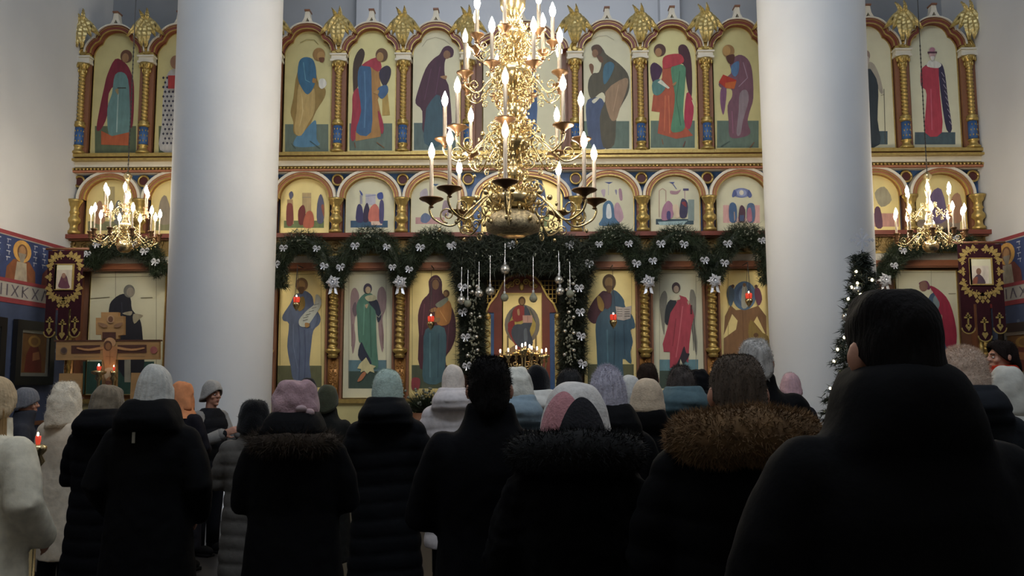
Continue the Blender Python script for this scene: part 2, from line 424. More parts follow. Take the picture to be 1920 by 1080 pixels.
for i, x in enumerate(PX):
    Y = 13.93
    z0, z1 = zat(285, 13.88), zat(112, 13.88)
    p = place('post', 'post', lambda: MB().box(-.115, .115, -.03, .1, 0, z1 - z0), M_brown, x, Y, z0, SCR)
    zc = zr(136); zsb = zr(229)
    place('ucap', 'capital', lambda: leafcap(.055, .105, zr(115) - zc), M_gold, x, Y - .05, zc, p, True)
    place('ushaft', 'twisted_shaft', lambda: MB().lathe(*(lambda t: (t[0], t[1], (0, 0, 0), 0, 1, 1, t[2]))(twist(.047, zc - zsb, .062, .2))), M_gold, x, Y - .06, zsb, p, True)
    place('ablk', 'abacus', lambda: MB().box(-.135, .135, -.1, .1, 0, .035).box(-.12, .12, -.08, .1, .035, .10).box(-.14, .14, -.11, .1, .10, .125), M_white, x, Y - .02, zr(115), p)
    place('pedi', 'gable_block', lambda: MB().prism([(-.12, 0), (.12, 0), (.115, .05), (.03, .21), (-.03, .21), (-.115, .05)], -.08, .08).tube([Vector((.05 * math.cos(t * PI / 6), -.09, .07 + .05 * math.sin(t * PI / 6))) for t in range(13)], .012, 5), M_gold, x, Y, zr(115) + .125, p)
    place('uring', 'shaft_ring', lambda: MB().lathe([(.06, 0), (.09, .02), (.095, .05), (.075, .07), (.09, .09), (.06, .11)], 16), M_gold, x, Y - .06, zr(236), p, True)
    place('uped', 'blue_drum', lambda: MB().lathe([(.07, 0), (.07, zr(236) - zr(268))], 16), M_blue, x, Y - .06, zr(268), p, True)
    def studs():
        q = MB(); h = zr(236) - zr(268)
        for a in range(4):
            for t in range(3):
                an = -PI / 2 + (a - 1.5) * .7 + t * .25; q.ell((.07 * math.cos(an), .07 * math.sin(an), h * (.2 + .3 * t)), .01, .01, .018, 5, 4)
        return q
    place('ustud', 'gold_studs', studs, M_gold, x, Y - .06, zr(268), p, True)
    place('ubase', 'gilded_base', lambda: MB().lathe([(.11, 0), (.11, .03), (.07, .06), (.06, .11), (.085, .125), (.085, .14)], 16), M_gold, x, Y - .06, zr(285), p, True)
    # seraph on top
    sz = zr(115) + .32
    s = place('ser', 'seraph_ornament', lambda: MB().ell((0, -.05, .25), .055, .05, .065, 12, 8).tube([(0, .02, -.06), (0, 0, .12)], [.03, .05], 8), M_gold2, x, 13.80, sz, SCR, True)
    def wing(L, W, bend):
        q = MB(); n = 9; vs = []; fs = []
        for a in range(n + 1):
            t = a / n; wd = W * math.sin(PI * min(1, .12 + .88 * t) ** .8) * (1 - .25 * t) + .006; zc2 = -L * t; xc = bend * t * t
            for b, off in enumerate((-1, -.5, 0, .5, 1)): vs.append((xc + off * wd, -.03 * math.sin(PI * t) - (.02 if b % 2 else 0) - .012 * (a % 2), zc2))
        for a in range(n):
            for b in range(4): fs.append((a * 5 + b, a * 5 + b + 1, a * 5 + b + 6, a * 5 + b + 5))
        q.add(vs, fs)
        q.add([(a, b + .015, c) for a, b, c in vs], [f[::-1] for f in fs])
        return q
    for nm, L, W, bend, rot, dx, dz, dy in (('w1', .22, .035, .05, PI - .22, -.02, .36, -.02), ('w1', .22, .035, .05, PI + .22, .02, .36, -.035), ('w2', .42, .07, .03, .92, -.0, .40, 0), ('w2b', .42, .07, -.03, -.92, .0, .40, -.01), ('w4', .36, .075, .02, .5, -.02, .42, -.03), ('w4b', .36, .075, -.02, -.5, .02, .42, -.04), ('w3', .34, .085, .03, .12, -.03, .26, -.06), ('w3b', .34, .085, -.03, -.12, .03, .26, -.07)):
        o = place(nm, 'wing', lambda L=L, W=W, b=bend: wing(L, W, b), M_gold2, x + dx, 13.80 + dy, sz + dz, s)
        o.rotation_euler = (0, rot, 0)
    # middle tier baluster
    zb = zat(437, 13.86)
    b = place('mpost', 'small_post', lambda: MB().box(-.085, .085, -.03, .1, 0, zat(372, 13.86) - zb), M_brown, x, Y, zb, SCR)
    H = zat(372, 13.86) - zb
    prof = [(.10, 0), (.10, .05), (.07, .07), (.055, .12), (.065, .16), (.105, .20), (.10, .25), (.065, .29), (.065, .33), (.085, .35), (.065, .38), (.065, .44), (.09, .47), (.095, .50), (.12, .53), (.125, .56)]
    place('mbal', 'gilded_baluster', lambda: MB().lathe([(r, z * H / .56) for r, z in prof], 18), M_gold, x, Y - .08, zb, b, True)
    # medallion in the spandrel
    md = place('med', 'medallion', lambda: MB().prism([(.082 * math.cos(t * PI / 12), .082 * math.sin(t * PI / 12)) for t in range(24)], 0, .05), M_dark, x, 13.96, zat(337, 13.95), SCR)
    place('medr', 'medallion_ring', lambda: MB().tube([(.085 * math.cos(t * PI / 12), -.01, .085 * math.sin(t * PI / 12)) for t in range(25)], .019, 8), M_gold, x, 13.96, zat(337, 13.95), md, True)
    # lower tier post
    if i in (1, 6, 7, 12): continue
    zb = zat(748, 13.86)
    p = place('lpost', 'tall_post', lambda: MB().box(-.135, .135, -.02, .1, 0, zat(506, 13.86) - zb).box(-.135, -.105, -.06, 0, 0, zat(506, 13.86) - zb).box(.105, .135, -.06, 0, 0, zat(506, 13.86) - zb), M_brown, x, Y, zb, SCR)
    zsb = zat(657, 13.82)
    place('lshaft', 'twisted_shaft', lambda: MB().lathe(*(lambda t: (t[0], t[1], (0, 0, 0), 0, 1, 1, t[2]))(twist(.066, zat(509, 13.82) - zsb, .088, .2))), M_gold, x, Y - .08, zsb, p, True)
    place('lring', 'shaft_ring', lambda: MB().lathe([(.075, 0), (.07, .02), (.09, .035), (.07, .055), (.08, .07), (.115, .1), (.12, .13), (.08, .15), (.07, .16)], 18), M_gold, x, Y - .08, zat(671, 13.82), p, True)
    def panel():
        q = MB(); h = zat(671, 13.86) - zb
        q.box(-.085, .085, -.045, 0, .05, h - .02)
        for t in range(4):
            zz = .16 + t * (h - .26) / 3.3
            for sg in (-1, 1): q.tube(spiral((sg * .04, -.05, zz), .038, .008, PI / 2, sg * 1.4, 12), .009, 4)
            q.ell((0, -.05, zz + .06), .018, .02, .035, 6, 4)
        return q
    place('lpan', 'carved_panel', panel, mat('carved_gilt_wood', (.38, .19, .06), .4, .5, .2, 20), x, Y, zb, p, True)

# ------------------------------------------------------------------ icons
def icon(name, outline, Y, ground, label, frame=True, frame_m=None, group=None):
    xs = [p[0] for p in outline]; zs = [p[1] for p in outline]
    o = MB().prism(outline, Y, Y + .035).build(name, ground, None, origin=((min(xs) + max(xs)) / 2, Y, min(zs)))
    tag(o, label, 'icon', group)
    if frame:
        q = MB().strip(outline + outline[:2], -.004, .012, Y - .014, Y + .03)
        q.build('icon_frame', frame_m or M_gold, o)
    return o
def upper_outline(i):
    bx, hw = BAYS[i]; k = hw / .5325 if i != 6 else 1.62
    tp = [(x * .86 , z - .05) for x, z in trefoil(k)]
    return [(bx + tp[0][0], zb_top + .01)] + [(bx + x, zspr + z) for x, z in tp] + [(bx + tp[-1][0], zb_top + .01)]
def mid_outline(i):
    bx, hw = BAYS[i]; k = hw / .5325 if i != 6 else 1.62
    h = half(.40 * k, .345); return [(bx - .40 * k, zb_mid)] + [(bx + x, zsp_m + z) for x, z in h] + [(bx + .40 * k, zb_mid)]
def rect(pxa, pxb, pya, pyb, Y): 
    a, b = at(pxa, pyb, Y), at(pxb, pya, Y); return [(a.x, a.z), (a.x, b.z), (b.x, b.z), (b.x, a.z)]
A4, B4, C4, D4 = (500, 0, 4.8), (1060, 0, 4.8), (500, 420, 4.8), (1080, 420, 4.8)
A2, B2 = (500, 220, 4.8), (1060, 220, 4.8)
UP_FIG = {
3: ('#5a685f r 165,1118 555,1366\n#86703f s 280,640 240,880 215,1010 240,1100 245,1200 330,1225 390,1130 445,1000 520,880 528,800 470,760 440,640 400,560\n#4c7490 s 330,1190 400,1110 445,1090 450,1250 475,1306 330,1326 240,1306 270,1230\n#a8925f s 290,760 270,1000 250,1180 310,1220 380,1100 430,1000 430,800 380,840\n#b9a878 s 310,820 320,1000 290,1150 330,1000\n#35607f s 290,560 340,515 410,530 440,600 445,700 420,790 370,850 320,800 280,700\n#5a8aa0 l 6 330,560 350,720 390,740\n#c9c9c2 s 475,715 520,710 540,760 500,800 470,775\n#8a6a3e e 470,490 56,60\n#9c7c4c e 488,505 36,42\n#5e3a22 s 470,520 520,520 510,560 480,555\n#8a6a3e s 420,700 450,720 440,745 410,740\n#3a4a48 l 6 220,1290 260,1340\n#3a4a48 l 6 390,1270 480,1335\n#7a7444 l 5 300,385 360,355 430,360 465,400', A4, 'upper gold icon of a stooping figure in a blue cloak with a white scroll', 'o'),
4: ('#56655c r 745,1110 1130,1355\n#3a2c22 s 775,620 800,500 850,435 882,470 872,540 835,640 825,760 785,870\n#8a2a3a s 775,850 830,800 850,1056 800,1250 755,1240 770,1000\n#96703e p 930,590 1010,640 1030,800 1000,900 1035,1056 1025,1230 800,1270 800,1180 940,1190\n#34567a s 835,605 930,590 945,800 940,1190 805,1190 850,1000 820,760\n#4a6e90 l 10 880,640 890,900 880,1150\n#94303e s 855,585 990,515 1035,600 1000,645 930,600\n#2e2838 s 1020,630 1080,590 1118,620 1110,700 1060,780 1015,700\n#a08848 p 1040,890 1090,840 1110,1035 1040,1040\n#3a5a80 s 1005,790 1080,765 1092,830 1040,890 1000,850\n#8a2a3e s 1035,1056 1055,1160 1030,1200 1000,1000\n#5a4028 e 1035,495 55,62\n#9a7a4a e 1020,512 32,42\n#9a7a4a s 960,830 1010,810 1000,850\n#6a4a30 l 8 990,1280 1060,1330\n#6a4a30 l 8 790,1280 800,1330', A4, 'upper gold icon of a winged figure in blue and ochre with red shoulders', 'o'),
5: ('#4e6060 r 1325,1106 1700,1350\n#3e1e30 s 1555,490 1590,430 1640,412 1682,450 1672,512 1610,535 1600,640 1615,720 1645,820 1650,1200 1420,1220 1400,1000 1340,930 1360,820 1430,620 1500,530\n#2e4a58 s 1450,950 1560,860 1580,1280 1420,1290 1430,1050\n#54304a l 6 1480,620 1420,900\n#54304a l 6 1560,600 1520,850\n#7a5a40 e 1622,492 32,38\n#8a6a48 s 1560,690 1620,680 1610,715\n#8a8a78 l 3 1400,420 1440,360 1520,335 1600,360 1650,400', A4, 'upper pale icon of a bowed veiled figure in dark purple', 'c'),
6: ('#8a3a30 s 900,520 960,440 1020,520 1040,800 1020,1200 890,1200 880,800\n#34507a s 860,500 900,480 930,800 900,1250 840,1230\n#34507a s 1020,500 1060,520 1090,900 1050,1230 1000,1200\n#6a4a2a e 960,400 60,70\n#9a744a e 960,410 36,48\n#c0a070 r 980,640 1060,760', (760, 0, 4.4), 'wide upper icon of a seated blue robed figure behind the great chandelier', 'c'),
7: ('#56685e r 150,1090 575,1335\n#3e4c6a s 200,900 330,890 380,1060 395,1310 240,1325 190,1080\n#4a4636 s 235,450 245,412 300,402 345,450 370,490 480,570 560,660 578,760 560,850 500,960 460,1056 440,1300 340,1320 310,1056 360,900 330,830 240,890 205,820 210,720 250,660 300,650 325,560 280,510\n#8a7258 s 360,830 540,700 560,780 490,980 455,1080 400,1060\n#a08468 l 8 480,760 430,1000\n#3a6074 s 350,590 400,555 442,590 400,700 350,760 338,680\n#c4c4b4 s 240,905 300,870 310,880 260,930\n#6a4a30 s 213,588 235,572 256,600 246,665 232,655\n#4e3826 e 285,450 46,50\n#7a5a3e e 268,480 28,36\n#5a3e2a s 280,500 330,510 340,560 310,555\n#8a8a78 l 3 235,360 300,325 370,320 440,360', B4, 'upper pale icon of a bent figure with a raised hand and tan robe', 'c'),
8: ('#56685e r 768,1086 1165,1330\n#3e1a24 s 1015,440 1045,400 1095,420 1130,520 1142,700 1135,880 1100,800 1070,600 1040,560\n#9a2840 s 1090,840 1140,880 1155,1010 1120,1160 1070,1100\n#9a4a30 p 880,520 960,500 1020,560 1000,760 1010,1056 1150,1220 1000,1250 830,1200 850,1010 775,1000 790,860 870,700\n#b46440 l 8 900,860 890,1180\n#b46440 l 8 930,860 940,1200\n#4a7a5e s 960,595 1070,590 1082,700 1060,1000 1075,1150 1010,1190 950,1170 975,1000 985,850 958,700\n#36604a l 8 1030,640 1000,900 1040,1130\n#a03038 s 880,520 950,488 1040,490 1065,560 960,600 885,615\n#3a1a3a s 763,610 800,562 860,600 872,640 830,730 785,735\n#4a7470 s 785,740 860,715 905,780 845,855 790,840\n#c4c8b8 p 830,740 860,715 940,790 925,800\n#4a2e22 e 850,450 54,56\n#96704a e 838,470 30,38\n#96704a s 960,760 1000,735 985,770\n#d0c8a0 l 6 1140,900 1160,960\n#6a4a30 l 8 870,1250 880,1300\n#6a3a30 l 8 1080,1270 1060,1320', B4, 'upper gold icon of a winged figure in orange and green with a scroll', 'o'),
9: ('#56685e r 1365,1086 1740,1330\n#6a4a58 s 1480,560 1560,493 1640,530 1682,640 1692,880 1660,1000 1640,1100 1665,1200 1570,1240 1480,1230 1470,1100 1460,950 1500,870 1490,800 1400,790 1385,740 1490,660\n#80747c s 1570,840 1630,810 1650,900 1600,1080 1575,1210 1540,1200 1560,1000\n#86566e l 8 1500,1000 1510,1200\n#4a6a90 s 1495,590 1560,550 1560,640 1530,690 1498,660\n#8c7484 l 8 1600,560 1640,700 1560,780\n#6e4a66 s 1400,800 1450,790 1440,950 1420,1035 1395,930\n#a03020 p 1380,740 1420,670 1540,720 1520,800 1440,790\n#b05a28 p 1440,745 1540,730 1520,800 1440,792\n#8a6a40 e 1468,460 55,58\n#a4824e e 1450,455 36,44\n#4a2a22 s 1450,505 1520,490 1515,560 1480,575 1455,545\n#3a4a48 l 6 1400,1320 1480,1270\n#6a4a38 l 8 1700,1280 1660,1330', B4, 'upper gold icon of a bearded figure in purple holding a red book', 'o'),
0: ('#4e5a44 r 610,810 875,985\n#6a1e2e s 690,480 740,380 800,400 840,460 862,560 855,790 830,800 760,560 700,600 690,740 650,830 620,830 640,700 670,560\n#5a7a7a s 740,480 800,470 830,560 830,860 760,885 700,870 690,700 720,600\n#8aa09c l 8 760,600 750,850\n#9a5030 p 650,840 720,875 830,850 825,935 650,930\n#5a3a2a e 812,362 38,42\n#8a6a4a e 806,372 22,30\n#30302a l 6 755,565 810,565\n#8a7a5a s 740,580 760,570 760,610', (0, 0, 3.4286), 'upper gold icon of a saint in a crimson cloak over a pale teal robe', 'o'),
1: ('#4e5a44 r 1020,810 1300,985\n#a8a8a8 s 1075,480 1120,440 1200,450 1230,600 1200,960 1030,965 1040,800 1050,600\n' + '\n'.join('#26263a p %d,%d %d,%d %d,%d %d,%d' % (x, y - 10, x + 8, y, x, y + 10, x - 8, y) for y in range(500, 940, 30) for x in range(1050 + (y // 30 % 2) * 12, 1180, 25)) + '\n#8a2a2a r 1080,485 1135,570\n#7a5a44 e 1130,400 36,44', (0, 0, 3.4286), 'upper gold icon of a bishop in a white robe with dark checks', 'o'),
11: ('#40525a r 150,1180 500,1300\n#9a9488 s 330,560 380,580 430,690 460,830 430,830 380,700 330,640\n#28323a s 250,640 330,620 360,640 415,770 410,1080 430,1300 230,1300 240,900\n#8a7a70 e 315,500 28,46\n#b0a8a0 e 315,540 22,36\n#4a463e l 5 468,800 480,1290\n#4a463e l 4 440,860 468,850', (1560, 0, 4.8), 'upper pale icon of a monk in a black robe with a staff', 'c'),
12: ('#40525a r 745,1190 1110,1300\n#2e2a44 s 958,605 990,578 1020,680 1045,900 1080,1160 1030,1165 985,900\n#2e2a44 s 800,640 850,582 860,620 830,760 800,770\n#a03848 s 808,620 850,590 950,590 962,700 972,850 990,1190 840,1195 852,850 810,780 795,690\n#b4586a l 10 890,800 900,1170\n#c8c8c0 s 860,562 890,540 940,550 985,580 955,612 860,600\n' + '\n'.join('#9a94a4 l 5 %d,%d %d,%d' % (985 + t * 9, 650 + t * 55, 1010 + t * 9, 690 + t * 55) for t in range(9)) + '\n#b09090 e 903,490 28,42\n#a07080 e 903,448 26,22\n#4a2a3a r 860,464 945,480\n#c8c4c0 s 885,510 925,510 905,550', (1560, 0, 4.8), 'upper pale icon of a saint in a long red robe with a patterned dark cloak', 'c'),
}
GEN = '#56655c r -80,500 80,620\n#5a4a3a s -40,120 40,120 62,300 50,560 -50,560 -62,300\n#34566a s -42,140 0,120 10,420 -40,480 -60,300\n#7a5a3a e 0,70 30,36\n#9a7a4a e 0,76 18,24'
MID_FIG = {
3: ('#6a7a4e r 155,930 515,995\n#b09a70 p 320,680 400,680 400,860 320,860\n#8a8474 l 5 320,720 400,720\n#a88a64 p 185,740 235,740 245,960 185,960\n#7a3a34 s 180,800 205,770 235,800 235,960 180,965\n#585870 s 200,690 225,665 240,700 215,740\n#6a2a2a s 285,840 325,788 345,820 350,900 340,960 290,960\n#b06048 s 350,870 390,840 420,880 420,985 330,985\n#54566e s 455,780 485,690 515,770 510,940 455,940\n#8a5040 s 490,800 515,790 515,900', A2, 'round-headed gold festal icon with a kneeling figure and red altar', 'g'),
4: ('#2e4e6a r 755,930 1090,992\n#a8a8b4 r 890,690 980,790\n#6a74a0 l 5 890,710 985,700\n#33305a s 810,820 830,780 860,810 870,935 805,935\n#2c2440 s 875,830 905,768 928,850 915,935 870,935\n#b86a5c s 925,830 975,778 1012,830 1010,935 920,935\n#c8b0a0 r 940,935 1040,970\n#44406a s 1015,780 1035,740 1055,780 1050,940 1015,940\n#3a4a8a s 835,655 865,690 855,715\n#8a8a9a r 840,700 860,780\n#3a4a8a s 995,690 1040,675 1048,730 1005,735', A2, 'round-headed pale festal icon with blue robed people round a red altar', 'c'),
5: ('#b08a8a r 1340,900 1600,960\n#5a6a8a s 1390,890 1430,860 1480,900 1440,950 1390,940\n#3a5a80 p 1490,600 1550,600 1520,620\n#8a7a84 s 1590,760 1630,760 1640,880 1580,880\n#a09aa4 s 1380,680 1440,640 1450,740 1400,760', A2, 'round-headed pale festal icon behind the chandelier with faint pink ground', 'c'),
6: ('#6a7a4e r 930,400 1030,425\n#8a4a3a s 950,340 975,330 985,400 945,405\n#40506e s 990,340 1015,335 1025,405 985,405\n#9a8a60 r 965,300 1000,340', (0, 0, 1), 'wide gold festal icon behind the great chandelier', 'g'),
7: ('#2a3e7a p 350,583 430,583 395,600\n#8a90a8 l 4 388,600 388,700\n#a88a98 s 440,800 480,770 525,900 470,960 440,930\n#9a7a8a s 480,650 505,650 515,740 490,740\n#8a8aa0 s 445,655 465,655 460,700\n#a89aa8 s 320,660 360,650 350,720\n#3a6080 s 340,790 390,748 432,790 445,900 485,965 305,975 335,900\n#c0c8cc s 375,790 405,790 415,900 370,900', B2, 'round-headed pale festal icon of a figure standing in blue waves', 'c'),
8: ('#2c4450 r 815,915 1155,965\n#8aa4a8 p 830,940 1100,930 1060,970 850,970\n#7a8a88 r 1105,740 1160,930\n#a89080 l 8 845,900 845,660 875,640 905,660 905,760\n#9a7a84 s 945,660 1000,665 1040,650 1010,690 950,690\n#44406a r 1060,640 1110,660\n#a08090 l 6 1075,660 1075,760\n#3a4a8a p 930,583 985,583 968,600\n#3a4a8a l 6 965,595 1000,645\n#9a7088 s 875,820 925,750 970,800 965,900 870,925\n#3a3a6a s 915,850 945,850 945,915 915,915\n#c8b8a0 s 965,800 1010,790 1040,880 990,905\n#33304e s 1035,780 1055,730 1100,770 1090,895 1030,895\n#7a3038 s 1045,770 1080,760 1090,810', B2, 'round-headed pale festal icon of two haloed figures before buildings', 'c'),
9: ('#c49a98 r 1420,790 1475,950\n#c49a98 r 1690,790 1750,950\n#c4a8a0 r 1475,900 1690,950\n#6a74a0 e 1585,680 78,44\n#8a94b8 e 1585,680 45,32\n#c8c4b8 e 1585,678 20,22\n#4a5688 s 1500,700 1520,650 1545,690 1510,720\n#4a5688 s 1640,700 1650,650 1680,700 1660,725\n#3e5a80 s 1475,800 1505,765 1540,800 1540,935 1480,935\n#a89080 l 8 1520,850 1525,930\n#4a2e40 s 1565,830 1588,790 1618,830 1612,935 1560,935\n#3a4a70 r 1570,880 1608,935\n#4a6080 s 1635,800 1670,770 1705,800 1700,935 1640,935\n#a0687c s 1640,830 1670,820 1680,930 1640,930', B2, 'round-headed pale festal icon with a blue cloud over three standing groups', 'c'),
0: ('#7a7a5a r 165,415 245,432\n#a07a60 s 180,385 190,378 197,415 178,418\n#7a7a74 s 217,382 226,378 232,415 214,418\n#a89a70 r 195,350 215,400', (0, 0, 1), 'round-headed gold festal icon behind the small chandelier above the cross', 'g'),
1: ('#7a7a5a r 290,415 345,432\n#8a8070 s 300,378 312,368 322,415 298,418', (0, 0, 1), 'round-headed gold festal icon half hidden by the column above the cross', 'g'),
11: ('#b88a80 r 1638,400 1685,425\n#9a947c s 1640,362 1658,350 1672,375 1652,388\n#5a3a50 s 1640,392 1650,390 1655,425 1642,425', (0, 0, 1), 'round-headed gold festal icon partly hidden by the column behind the spruce', 'g'),
12: ('#8a7a6a r 1715,412 1800,432\n#6a5a7a s 1745,365 1765,355 1775,412 1740,415\n#a07a60 s 1785,370 1800,365 1805,412 1780,415', (0, 0, 1), 'round-headed gold festal icon behind the small chandelier beyond the spruce', 'g'),
}
GR = {'o': M_goldo, 'g': M_goldp, 'c': M_cream}
def stock(i, Y, y):
    c = at(960, y, Y); return lambda px, py, d: Vector((BAYS[i][0] + px / 200, Y - d, c.z - py / 330))
for i in range(13):
    if i in UP_FIG: txt, crop, lab, g = UP_FIG[i]
    else: txt, crop, lab, g = None, None, 'upper gold icon behind the white column ' + ('by the cross' if i < 6 else 'by the spruce'), 'o'
    o = icon('icon', upper_outline(i), YP, GR[g], lab, group='icons of the upper tier')
    if txt: paint('painted_figure', crop, txt, o, onY(YP))
    else: paint('painted_figure', (0, 0, 1), GEN, o, stock(i, YP, 95))
    if i in MID_FIG: txt, crop, lab, g = MID_FIG[i]
    else: txt, crop, lab, g = None, None, 'round-headed gold festal icon behind the white column ' + ('by the cross' if i < 6 else 'by the spruce'), 'g'
    o = icon('icon', mid_outline(i), YP, GR[g], lab, group='festal icons of the middle tier')
    if txt: paint('painted_scene', crop, txt, o, onY(YP))
